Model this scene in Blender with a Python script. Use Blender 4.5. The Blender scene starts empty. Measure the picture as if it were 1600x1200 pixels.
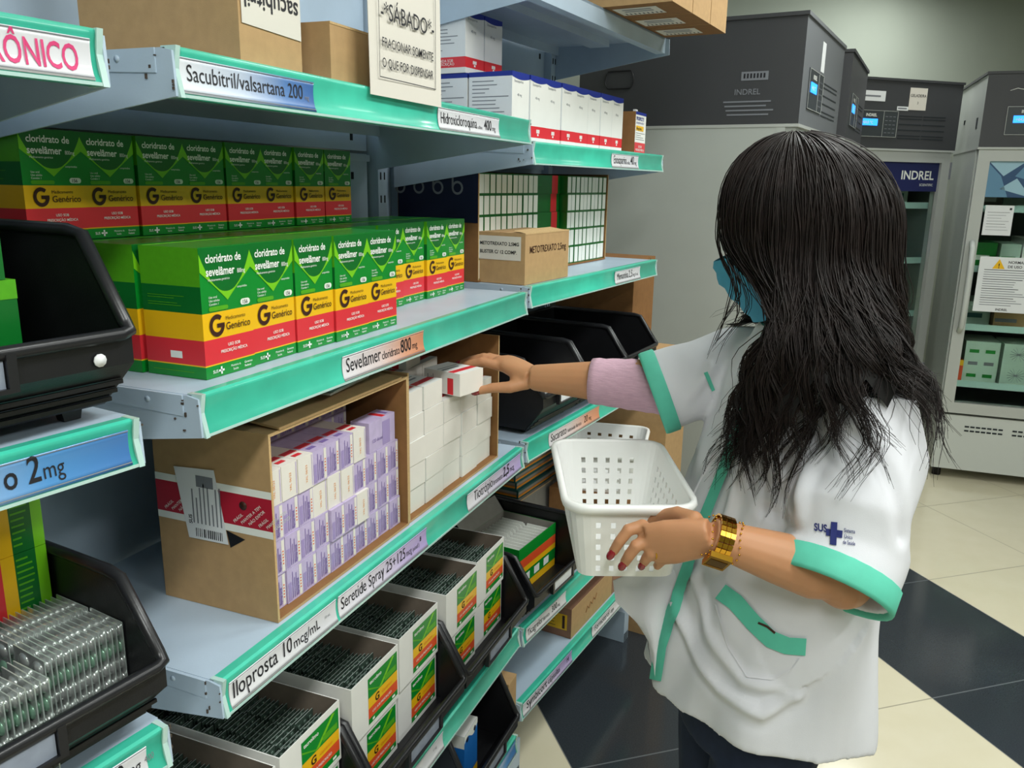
import bpy, bmesh, math, random
import numpy as np
from mathutils import Vector, Matrix, Quaternion
from mathutils.bvhtree import BVHTree

random.seed(7); RNG = np.random.default_rng(7)
SC = bpy.context.scene
COL = SC.collection
PI = math.pi

# ------------------------------------------------------------------ camera
cam_data = bpy.data.cameras.new('camera')
cam = bpy.data.objects.new('camera', cam_data)
COL.objects.link(cam)
cam_data.sensor_width = 36.0
cam_data.lens = 36.0 * 1290.0 / 1600.0
cam_data.clip_start = 0.02
# rows of the world -> view rotation (right, down, forward)
RGT = Vector((0.92669558, 0.37541388, 0.01731257))
DWN = Vector((0.10480662, -0.21392299, -0.97121188))
FWD = Vector((-0.36090287, 0.90183223, -0.23758735))
cm = Matrix.Identity(4)
for i in range(3):
    cm[i][0] = RGT[i]; cm[i][1] = -DWN[i]; cm[i][2] = -FWD[i]
cm.translation = (0, 0, 1.5)
cam.matrix_world = cm
SC.camera = cam

# ------------------------------------------------------------------ world, exposure
w = bpy.data.worlds.new('room_ambience'); SC.world = w
w.use_nodes = True
w.node_tree.nodes['Background'].inputs[0].default_value = (0.75, 0.82, 0.85, 1)
w.node_tree.nodes['Background'].inputs[1].default_value = 0.28
SC.view_settings.view_transform = 'Standard'
SC.view_settings.look = 'None'
SC.view_settings.gamma = 1.0
SC.view_settings.use_curve_mapping = False
SC.view_settings.exposure = 0.55

# ------------------------------------------------------------------ ceiling lamps (the room's own light)
LAMPS = [(0.45, -0.9), (0.45, 0.9), (0.35, 2.6), (1.9, 0.0), (1.9, 2.2), (0.35, 5.2)]
LAMP_Z = 2.78
def area(name, loc, sx, sy, power, col=(0.97, 1.0, 0.97)):
    l = bpy.data.lights.new(name, 'AREA'); l.shape = 'RECTANGLE'
    l.size = sx; l.size_y = sy; l.energy = power; l.color = col
    o = bpy.data.objects.new(name, l); COL.objects.link(o); o.location = loc
    return o
for i, (x, y) in enumerate(LAMPS):
    area('fluorescent_light', (x, y, LAMP_Z - 0.05), 0.28, 1.15, 24.0 if i == 0 else 16.0)

# ------------------------------------------------------------------ materials
def lin(h):
    h = h.lstrip('#'); c = [int(h[i:i+2], 16) / 255 for i in (0, 2, 4)]
    return tuple(((x / 12.92) if x <= 0.04045 else ((x + 0.055) / 1.055) ** 2.4) for x in c) + (1.0,)
MATS = {}
def mat(name, col, rough=0.5, metal=0.0, noise=0.0, nscale=30.0, bump=0.0, bscale=200.0, coat=0.0, emit=0.0, trans=0.0, sss=0.0, stretch=None, alpha=1.0, ior=1.45):
    m = bpy.data.materials.new(name); m.use_nodes = True
    nt = m.node_tree; b = nt.nodes['Principled BSDF']
    b.inputs['Base Color'].default_value = lin(col)
    b.inputs['Roughness'].default_value = rough
    b.inputs['Metallic'].default_value = metal
    b.inputs['IOR'].default_value = ior
    if coat: b.inputs['Coat Weight'].default_value = coat; b.inputs['Coat Roughness'].default_value = 0.15
    if trans: b.inputs['Transmission Weight'].default_value = trans
    if alpha < 1: b.inputs['Alpha'].default_value = alpha
    if sss:
        b.inputs['Subsurface Weight'].default_value = sss
        b.inputs['Subsurface Radius'].default_value = (0.02, 0.008, 0.004)
        b.inputs['Subsurface Scale'].default_value = 0.3
    if emit:
        b.inputs['Emission Color'].default_value = lin(col); b.inputs['Emission Strength'].default_value = emit
    tc = None
    if noise or bump:
        tc = nt.nodes.new('ShaderNodeTexCoord'); src = tc.outputs['Object']
        if stretch:
            mp = nt.nodes.new('ShaderNodeMapping'); mp.inputs['Scale'].default_value = stretch
            nt.links.new(src, mp.inputs['Vector']); src = mp.outputs['Vector']
    if noise:
        n = nt.nodes.new('ShaderNodeTexNoise'); n.inputs['Scale'].default_value = nscale; n.inputs['Detail'].default_value = 5
        nt.links.new(src, n.inputs['Vector'])
        r = nt.nodes.new('ShaderNodeMapRange'); r.inputs['To Min'].default_value = 1 - noise; r.inputs['To Max'].default_value = 1 + noise
        r.inputs['From Min'].default_value = 0.3; r.inputs['From Max'].default_value = 0.7
        nt.links.new(n.outputs['Fac'], r.inputs['Value'])
        mx = nt.nodes.new('ShaderNodeVectorMath'); mx.operation = 'SCALE'
        mx.inputs[0].default_value = lin(col)[:3]
        nt.links.new(r.outputs['Result'], mx.inputs['Scale'])
        nt.links.new(mx.outputs['Vector'], b.inputs['Base Color'])
    if bump:
        n2 = nt.nodes.new('ShaderNodeTexNoise'); n2.inputs['Scale'].default_value = bscale; n2.inputs['Detail'].default_value = 3
        nt.links.new(src, n2.inputs['Vector'])
        bp = nt.nodes.new('ShaderNodeBump'); bp.inputs['Strength'].default_value = bump; bp.inputs['Distance'].default_value = 0.002
        nt.links.new(n2.outputs['Fac'], bp.inputs['Height'])
        nt.links.new(bp.outputs['Normal'], b.inputs['Normal'])
    MATS[name] = m
    return m
def ramp_mat(name, stops, rough=0.35):
    """printed card whose colour runs along its length (a printed fade)"""
    m = bpy.data.materials.new(name); m.use_nodes = True
    nt = m.node_tree; b = nt.nodes['Principled BSDF']; b.inputs['Roughness'].default_value = rough
    b.inputs['Coat Weight'].default_value = 0.3
    tc = nt.nodes.new('ShaderNodeTexCoord'); sp = nt.nodes.new('ShaderNodeSeparateXYZ')
    nt.links.new(tc.outputs['Generated'], sp.inputs['Vector'])
    r = nt.nodes.new('ShaderNodeValToRGB')
    while len(r.color_ramp.elements) < len(stops): r.color_ramp.elements.new(0.5)
    for e, (p, c) in zip(r.color_ramp.elements, stops): e.position = p; e.color = lin(c)
    nt.links.new(sp.outputs['X'], r.inputs['Fac']); nt.links.new(r.outputs['Color'], b.inputs['Base Color'])
    MATS[name] = m
    return m

mat('shelf_paint', '#b4c6d8', 0.34, noise=0.05, nscale=12, bump=0.05, bscale=400)
mat('teal_strip', '#42c4a8', 0.35, noise=0.10, nscale=18, coat=0.4)
mat('clear_edge', '#b9d8d2', 0.2, coat=0.6)
mat('slot_dark', '#20272c', 0.8)
mat('rust', '#4a4038', 0.8, noise=0.3, nscale=200)
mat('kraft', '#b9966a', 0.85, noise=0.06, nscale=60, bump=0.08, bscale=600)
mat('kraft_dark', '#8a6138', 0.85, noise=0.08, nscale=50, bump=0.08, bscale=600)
mat('kraft_red', '#9a705a', 0.8, noise=0.06, nscale=60)
mat('kraft_edge', '#c9a878', 0.9, noise=0.1, nscale=300)
mat('black_plastic', '#17171a', 0.38, noise=0.15, nscale=40, bump=0.1, bscale=500)
mat('black_rim', '#1f1f22', 0.3, bump=0.05)
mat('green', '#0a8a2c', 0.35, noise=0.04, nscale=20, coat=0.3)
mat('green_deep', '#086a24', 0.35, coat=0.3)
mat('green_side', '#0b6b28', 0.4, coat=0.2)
mat('lime', '#78c81e', 0.35, coat=0.3)
mat('lime_soft', '#55aa1c', 0.4, noise=0.06, nscale=120, coat=0.2)
mat('yellow', '#f4bd16', 0.35, coat=0.3)
mat('orange', '#e8901c', 0.4)
mat('red', '#e2333c', 0.35, coat=0.3)
mat('red_orange', '#e0532a', 0.4)
mat('brown_print', '#3c1c10', 0.5)
mat('white_print', '#f2f4ee', 0.5)
mat('black_print', '#1c1c22', 0.6)
mat('grey_print', '#7c7f86', 0.6)
mat('violet_print', '#7d68a6', 0.6)
mat('blue_print', '#1c2f8e', 0.5)
mat('pink_print', '#d8407a', 0.6)
mat('pill_white', '#e6ece0', 0.5)
mat('white_card', '#e9e8e4', 0.55, noise=0.02, nscale=20)
mat('white_card_warm', '#e8e2da', 0.6, noise=0.03, nscale=15)
mat('grey_card', '#8f8b84', 0.8, noise=0.06, nscale=40)
mat('brown_inside', '#7d6f62', 0.85, noise=0.06, nscale=60)
mat('lilac', '#c2b2d6', 0.45, noise=0.08, nscale=60)
mat('lilac_deep', '#a492c4', 0.45)
mat('holder_card', '#8b93a3', 0.5, noise=0.1, nscale=60)
mat('paper', '#dcd6cc', 0.8, noise=0.02, nscale=10)
mat('paper_white', '#e6e8ea', 0.7)
mat('blister_dark', '#44564c', 0.32, metal=0.3, noise=0.5, nscale=90, stretch=(6, 1, 1))
mat('blister_edge', '#b4c0ba', 0.2, metal=0.4)
mat('foil', '#d4d8d6', 0.17, metal=0.7, noise=0.12, nscale=60)
mat('foil_print', '#84ab94', 0.25, metal=0.4)
mat('blue_box', '#1f6fc0', 0.4)
mat('blue_dark', '#141a38', 0.5)
mat('teal_dark', '#1e5a58', 0.5)
mat('basket', '#f6f6f4', 0.35, trans=0.0, sss=0.0)
mat('tape_red', '#b52338', 0.35, coat=0.3)
mat('fridge_side', '#b6bbb6', 0.4, metal=0.0, noise=0.03, nscale=6, bump=0.05, bscale=300)
mat('fridge_white', '#c6cac6', 0.4)
mat('fridge_frame', '#b9bcb8', 0.35, metal=0.1)
mat('hood', '#3f4043', 0.5, noise=0.04, nscale=300)
mat('hood_light', '#6d7074', 0.5, noise=0.03, nscale=300)
mat('panel', '#3a3f42', 0.4)
mat('screen', '#2a86ff', 0.4, emit=1.6)
mat('navy', '#22285a', 0.4)
mat('facet_a', '#5f8aa8', 0.4); mat('facet_b', '#2f4f74', 0.4); mat('facet_c', '#9cc0d0', 0.4)
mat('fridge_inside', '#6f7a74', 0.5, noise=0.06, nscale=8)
mat('black_rubber', '#161616', 0.7)
mat('pale_box', '#b9cfc0', 0.6, noise=0.03, nscale=10)
mat('wall_paint', '#a6ada1', 0.85, noise=0.03, nscale=3)
mat('ceiling_paint', '#c9ccc6', 0.9, noise=0.02, nscale=4)
mat('lamp_white', '#f4fff8', 0.5, emit=2.5)
mat('lamp_body', '#d8dad8', 0.4)
g = mat('glass', '#e8f2ee', 0.03, trans=1.0, ior=1.05)
for nm, st in dict(
    card_blue=[(0, '#dfe3ea'), (0.4, '#c3cfe2'), (0.75, '#5f86bf'), (1, '#3f68a8')],
    card_blue_strong=[(0, '#d3dbe8'), (0.5, '#a9c4e2'), (0.8, '#4f8fca'), (1, '#3f74b4')],
    card_orange=[(0, '#e3e1e6'), (0.4, '#dfcfce'), (0.75, '#e0a283'), (1, '#d98f6a')],
    card_lilac=[(0, '#e6e4ea'), (0.4, '#dcd6e6'), (0.75, '#bfaedb'), (1, '#b29fd4')],
    card_white=[(0, '#e2e2e6'), (1, '#dadae0')]).items():
    ramp_mat(nm, st)

# ------------------------------------------------------------------ mesh builder
class MB:
    def __init__(s): s.v = []; s.f = []; s.m = []; s.mats = []; s.sm = []
    def mi(s, name):
        if name not in s.mats: s.mats.append(name)
        return s.mats.index(name)
    def add(s, vs, fs, m, M=None, smooth=False):
        o = len(s.v)
        if M is not None: vs = [tuple(M @ Vector(v)) for v in vs]
        s.v.extend([tuple(v) for v in vs])
        i = s.mi(m)
        for f in fs:
            s.f.append(tuple(o + k for k in f)); s.m.append(i); s.sm.append(smooth)
        return s
    def box(s, x0, x1, y0, y1, z0, z1, m, M=None, **fm):
        """fm: per-face materials among front(-y) back near(-x) far(+x) top bottom"""
        v = [(x0, y0, z0), (x1, y0, z0), (x1, y1, z0), (x0, y1, z0), (x0, y0, z1), (x1, y0, z1), (x1, y1, z1), (x0, y1, z1)]
        fs = dict(bottom=(0, 3, 2, 1), top=(4, 5, 6, 7), front=(0, 1, 5, 4), far=(1, 2, 6, 5), back=(2, 3, 7, 6), near=(3, 0, 4, 7))
        for k, f in fs.items(): s.add(v, [f], fm.get(k, m), M)
        return s
    def prism(s, poly, axis, a0, a1, m, M=None, smooth=False):
        """extrude a 2-D polygon along axis: 'x' -> poly in (y,z); 'y' -> (x,z); 'z' -> (x,y)"""
        def P(p, a):
            return {'x': (a, p[0], p[1]), 'y': (p[0], a, p[1]), 'z': (p[0], p[1], a)}[axis]
        n = len(poly)
        v = [P(p, a0) for p in poly] + [P(p, a1) for p in poly]
        area2 = sum(poly[i][0] * poly[(i + 1) % n][1] - poly[(i + 1) % n][0] * poly[i][1] for i in range(n))
        flip = (area2 < 0) ^ (axis == 'y')
        fs = [tuple(range(n))[::-1], tuple(range(n, 2 * n))] + [(i, (i + 1) % n, n + (i + 1) % n, n + i) for i in range(n)]
        if flip: fs = [f[::-1] for f in fs]
        return s.add(v, fs, m, M, smooth)
    def quad(s, o, r, u, wd, ht, m, M=None):
        o = Vector(o); r = Vector(r); u = Vector(u)
        v = [o, o + r * wd, o + r * wd + u * ht, o + u * ht]
        return s.add(v, [(0, 1, 2, 3)], m, M)
    def flat(s, pts, o, r, u, m, M=None, rev=False):
        """2-D polygon(s) pts on plane o,r,u"""
        o = Vector(o); r = Vector(r); u = Vector(u)
        v = [o + r * p[0] + u * p[1] for p in pts]
        f = tuple(range(len(pts)))
        return s.add(v, [f[::-1] if rev else f], m, M)
    def strip(s, lo, hi, o, r, u, m, M=None):
        o = Vector(o); r = Vector(r); u = Vector(u); n = len(lo)
        v = [o + r * p[0] + u * p[1] for p in lo] + [o + r * p[0] + u * p[1] for p in hi]
        return s.add(v, [(i, i + 1, n + i + 1, n + i) for i in range(n - 1)], m, M)
    def text(s, txt, o, r, u, size, m, bold=0.0, align='LEFT', M=None, wmax=None, sx=1.0):
        vs, fs, wd = text_geo(txt, bold)
        k = size
        kx = size * sx
        if wmax and wd * kx > wmax: kx = wmax / wd
        o = Vector(o); r = Vector(r); u = Vector(u)
        off = {'LEFT': 0, 'CENTER': -wd / 2, 'RIGHT': -wd}[align]
        return s.add([o + r * ((x + off) * kx) + u * (y * k) for x, y in vs], fs, m, M)
    def tube(s, pts, rad, m, n=8, closed=False, M=None, caps=True):
        pts = [Vector(p) for p in pts]; N = len(pts)
        rads = rad if isinstance(rad, (list, tuple)) else [rad] * N
        ring0 = None; vs = []; fs = []
        up = None
        for i, p in enumerate(pts):
            a = pts[(i - 1) % N] if (i > 0 or closed) else p
            b = pts[(i + 1) % N] if (i < N - 1 or closed) else p
            t = (b - a).normalized()
            if up is None:
                up = Vector((0, 0, 1)) if abs(t.z) < 0.9 else Vector((1, 0, 0))
            sd = t.cross(up).normalized(); up = sd.cross(t).normalized()
            for k in range(n):
                an = 2 * PI * k / n
                vs.append(p + (sd * math.cos(an) + up * math.sin(an)) * rads[i])
        rng = range(N if closed else N - 1)
        for i in rng:
            j = (i + 1) % N
            for k in range(n):
                k2 = (k + 1) % n
                fs.append((i * n + k, j * n + k, j * n + k2, i * n + k2))
        if caps and not closed:
            fs.append(tuple(range(n))); fs.append(tuple(range((N - 1) * n, N * n))[::-1])
        fs = [f[::-1] for f in fs]
        return s.add(vs, fs, m, M, True)
    def ball(s, c, rx, ry, rz, m, nu=12, nv=8, M=None):
        vs = [(c[0], c[1], c[2] + rz)]; fs = []
        for j in range(1, nv):
            ph = PI * j / nv
            for i in range(nu):
                th = 2 * PI * i / nu
                vs.append((c[0] + rx * math.sin(ph) * math.cos(th), c[1] + ry * math.sin(ph) * math.sin(th), c[2] + rz * math.cos(ph)))
        vs.append((c[0], c[1], c[2] - rz)); L = len(vs) - 1
        for i in range(nu):
            i2 = (i + 1) % nu
            fs.append((0, 1 + i, 1 + i2)); fs.append((L, 1 + (nv - 2) * nu + i2, 1 + (nv - 2) * nu + i))
            for j in range(nv - 2):
                fs.append((1 + j * nu + i, 1 + (j + 1) * nu + i, 1 + (j + 1) * nu + i2, 1 + j * nu + i2))
        return s.add(vs, fs, m, M, True)
    def loft(s, rings, m, caps=True, M=None, smooth=True, closed=True):
        n = len(rings[0]); vs = [p for r in rings for p in r]; fs = []
        for i in range(len(rings) - 1):
            for k in range(n if closed else n - 1):
                k2 = (k + 1) % n
                fs.append((i * n + k, i * n + k2, (i + 1) * n + k2, (i + 1) * n + k))
        if caps:
            fs.append(tuple(range(n))[::-1]); fs.append(tuple(range((len(rings) - 1) * n, len(rings) * n)))
        return s.add(vs, fs, m, M, smooth)
    def mesh(s, name):
        me = bpy.data.meshes.new(name)
        me.from_pydata(s.v, [], s.f)
        for n in s.mats: me.materials.append(MATS[n])
        me.polygons.foreach_set('material_index', s.m)
        me.polygons.foreach_set('use_smooth', s.sm)
        me.update()
        return me

_TXT = {}
def text_geo(txt, bold=0.0):
    key = (txt, bold)
    if key in _TXT: return _TXT[key]
    cu = bpy.data.curves.new('t', 'FONT'); cu.body = txt; cu.size = 1.0; cu.resolution_u = 3
    cu.offset = bold
    o = bpy.data.objects.new('t', cu); COL.objects.link(o)
    dg = bpy.context.evaluated_depsgraph_get(); dg.update()
    me = bpy.data.meshes.new_from_object(o.evaluated_get(dg))
    vs = [(v.co.x, v.co.y) for v in me.vertices]; fs = [tuple(p.vertices) for p in me.polygons]
    # keep every face turned to +normal
    out = []
    for f in fs:
        a = sum(vs[f[i]][0] * vs[f[(i + 1) % len(f)]][1] - vs[f[(i + 1) % len(f)]][0] * vs[f[i]][1] for i in range(len(f)))
        out.append(f if a > 0 else f[::-1])
    wd = max([v[0] for v in vs] or [0])
    bpy.data.objects.remove(o); bpy.data.curves.remove(cu); bpy.data.meshes.remove(me)
    _TXT[key] = (vs, out, wd)
    return _TXT[key]

# ------------------------------------------------------------------ objects
def tag(o, label=None, cat=None, group=None, kind=None):
    if label: o['label'] = label
    if cat: o['category'] = cat
    if group: o['group'] = group
    if kind: o['kind'] = kind
    return o
def empty(name, M, label, cat, group=None):
    o = bpy.data.objects.new(name, None); COL.objects.link(o); o.empty_display_size = 0.03
    o.matrix_world = M
    return tag(o, label, cat, group)
def obj(name, mb, parent=None, M=None, label=None, cat=None, group=None, kind=None):
    me = mb.mesh(name) if isinstance(mb, MB) else mb
    o = bpy.data.objects.new(name, me); COL.objects.link(o)
    if parent is not None: o.parent = parent
    if M is not None:
        if parent is None: o.matrix_world = M
        else: o.matrix_local = M
    return tag(o, label, cat, group, kind)
def copy_tree(o, parent=None):
    c = o.copy(); COL.objects.link(c)
    if parent is not None:
        c.parent = parent; c.matrix_parent_inverse = o.matrix_parent_inverse.copy()
    for ch in list(o.children): copy_tree(ch, c)
    return c
def T(x, y, z, rz=0.0):
    return Matrix.Translation((x, y, z)) @ Matrix.Rotation(rz, 4, 'Z')
ORD = ['first', 'second', 'third', 'fourth', 'fifth', 'sixth', 'seventh', 'eighth', 'ninth', 'tenth', 'eleventh', 'twelfth', 'thirteenth', 'fourteenth', 'fifteenth', 'sixteenth', 'seventeenth', 'eighteenth', 'nineteenth', 'twentieth', 'twenty-first', 'twenty-second', 'twenty-third', 'twenty-fourth']

X, Y, Z = (1, 0, 0), (0, 1, 0), (0, 0, 1)
NX, NY, NZ = (-1, 0, 0), (0, -1, 0), (0, 0, -1)
# shelf bays: x runs along the bay away from the viewer, y into the shelf, z up
BAYS = dict(A=(8.0, -0.625, 0.575), B=(0.0, -0.6275, 0.66), C=(6.9, -0.64, 1.675))
def bay(b, u=0, v=0, z=0, rz=0.0):
    a, x, y = BAYS[b]
    return T(x, y, 0, math.radians(90 - a)) @ T(u, v, z, rz)

# ================================================================== THE ROOM
def floor_material():
    m = bpy.data.materials.new('floor_tiles'); m.use_nodes = True
    nt = m.node_tree; b = nt.nodes['Principled BSDF']; L = nt.links
    tc = nt.nodes.new('ShaderNodeTexCoord')
    def math_(op, a, bb=None):
        n = nt.nodes.new('ShaderNodeMath'); n.operation = op
        for i, x in enumerate((a, bb)):
            if x is None: continue
            if isinstance(x, (int, float)): n.inputs[i].default_value = x
            else: L.new(x, n.inputs[i])
        return n.outputs[0]
    def dot(vec):
        n = nt.nodes.new('ShaderNodeVectorMath'); n.operation = 'DOT_PRODUCT'
        L.new(tc.outputs['Object'], n.inputs[0]); n.inputs[1].default_value = vec
        return n.outputs['Value']
    P = 0.585
    s = math_('DIVIDE', math_('SUBTRACT', dot((0.78, 0.63, 0)), 0.722), P)
    t = math_('DIVIDE', math_('SUBTRACT', dot((-0.63, 0.78, 0)), 1.74), 0.64)
    k = math_('FLOOR', s)
    is0 = math_('COMPARE', k, 0.0); is2 = math_('COMPARE', k, 2.0)
    for n in (is0.node, is2.node): n.inputs[2].default_value = 0.1
    dark = math_('ADD', is0, is2)
    def grout(x, wd):
        f = math_('FRACT', x); a = math_('ABSOLUTE', math_('SUBTRACT', f, 0.5))
        return math_('GREATER_THAN', a, 0.5 - wd)
    gr = math_('MAXIMUM', grout(s, 0.0035), grout(t, 0.0035))
    nz = nt.nodes.new('ShaderNodeTexNoise'); nz.inputs['Scale'].default_value = 9; nz.inputs['Detail'].default_value = 6
    L.new(tc.outputs['Object'], nz.inputs['Vector'])
    sp = nt.nodes.new('ShaderNodeTexNoise'); sp.inputs['Scale'].default_value = 260; sp.inputs['Detail'].default_value = 2
    L.new(tc.outputs['Object'], sp.inputs['Vector'])
    def mix(f, a, c):
        n = nt.nodes.new('ShaderNodeMix'); n.data_type = 'RGBA'
        L.new(f, n.inputs[0])
        for i, x in ((6, a), (7, c)):
            if isinstance(x, str): n.inputs[i].default_value = lin(x)
            else: L.new(x, n.inputs[i])
        return n.outputs[2]
    cream = mix(nz.outputs['Fac'], '#d8cfb2', '#e2dac2')
    blk = mix(sp.outputs['Fac'], '#24282d', '#3d4349')
    col = mix(dark, cream, blk)
    gcol = mix(dark, '#a39c88', '#5a5f63')
    L.new(mix(gr, col, gcol), b.inputs['Base Color'])
    rg = math_('ADD', math_('MULTIPLY', gr, 0.5), 0.13)
    L.new(rg, b.inputs['Roughness'])
    return m
MATS['floor_tiles'] = floor_material()
mb = MB(); mb.box(-3.2, 4.2, -3.2, 8.5, -0.05, 0.0, 'floor_tiles')
obj('floor', mb, kind='structure')
mb = MB(); mb.box(-3.2, 4.2, -3.2, 8.5, 2.85, 2.9, 'ceiling_paint')
obj('ceiling', mb, kind='structure')
mb = MB(); mb.box(-1.32, -1.24, -3.2, 5.3, 0, 2.85, 'wall_paint')
obj('wall_left', mb, kind='structure')
mb = MB(); mb.box(3.4, 3.5, -3.2, 8.5, 0, 2.85, 'wall_paint')
obj('wall_right', mb, kind='structure')
mb = MB(); mb.box(-3.2, 4.2, -3.1, -3.0, 0, 2.85, 'wall_paint')
obj('wall_rear', mb, kind='structure')
# the wall behind the fridges runs along the tile diagonal
dg = math.atan2(0.63, 0.78)
mb = MB(); mb.box(-3.0, 5.6, 0.0, 0.08, 0, 2.85, 'wall_paint')
obj('wall_far', mb, M=T(-0.11, 5.92, 0, dg), kind='structure')

# lamps on the ceiling
def make_lamp(i, x, y):
    e = empty('ceiling_lamp', T(x, y, LAMP_Z), 'long white fluorescent ceiling lamp above the ' + ['aisle behind the viewer', 'near shelves', 'far shelves', 'rear right floor', 'middle right floor', 'fridges'][i], 'ceiling lamp', 'ceiling lamps')
    mb = MB(); mb.box(-0.17, 0.17, -0.62, 0.62, 0.02, 0.07, 'lamp_body'); obj('housing', mb, e)
    for s in (-0.07, 0.07):
        mb = MB(); mb.tube([(s, -0.58, 0.0), (s, 0.58, 0.0)], 0.014, 'lamp_white', 10); obj('tube', mb, e)
for i, (x, y) in enumerate(LAMPS): make_lamp(i, x, y)

# ================================================================== SHELVING
DEPTH = 0.37
def make_frame(b, u0, u1, label, uprights):
    e = empty('shelving_frame', bay(b), label, 'shelving frame', 'shelving frames')
    mb = MB()
    z = 0.12; k = 0
    while z < 2.25:                                      # back made of wide flanged sheets
        h = 0.36
        mb.box(u0, u1, DEPTH + 0.004, DEPTH + 0.012, z, z + h - 0.006, 'shelf_paint')
        mb.box(u0, u1, DEPTH - 0.004, DEPTH + 0.004, z + h - 0.022, z + h - 0.008, 'shelf_paint')
        for uu in (u0 + 0.06, u1 - 0.06):
            mb.box(uu - 0.004, uu + 0.004, DEPTH + 0.002, DEPTH + 0.0045, z + 0.02, z + 0.036, 'slot_dark')
            mb.box(uu - 0.004, uu + 0.004, DEPTH + 0.002, DEPTH + 0.0045, z + h - 0.06, z + h - 0.045, 'slot_dark')
        z += h
    obj('back_panel', mb, e)
    for uu in uprights:
        mb = MB()
        mb.box(uu - 0.018, uu + 0.018, DEPTH - 0.02, DEPTH + 0.05, 0.0, 2.28, 'shelf_paint')
        zz = 0.2
        while zz < 2.25:
            for s in (-0.008, 0.008):
                mb.box(uu + s - 0.0016, uu + s + 0.0016, DEPTH - 0.0215, DEPTH - 0.0195, zz, zz + 0.016, 'slot_dark')
            zz += 0.05
        obj('upright', mb, e)
        mb = MB(); mb.box(uu - 0.02, uu + 0.02, -0.0 + 0.02, DEPTH, 0.0, 0.11, 'shelf_paint'); mb.box(uu - 0.018, uu + 0.018, 0.02, 0.06, -0.0, 0.03, 'black_rubber')
        obj('foot', mb, e)
    return e

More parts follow.
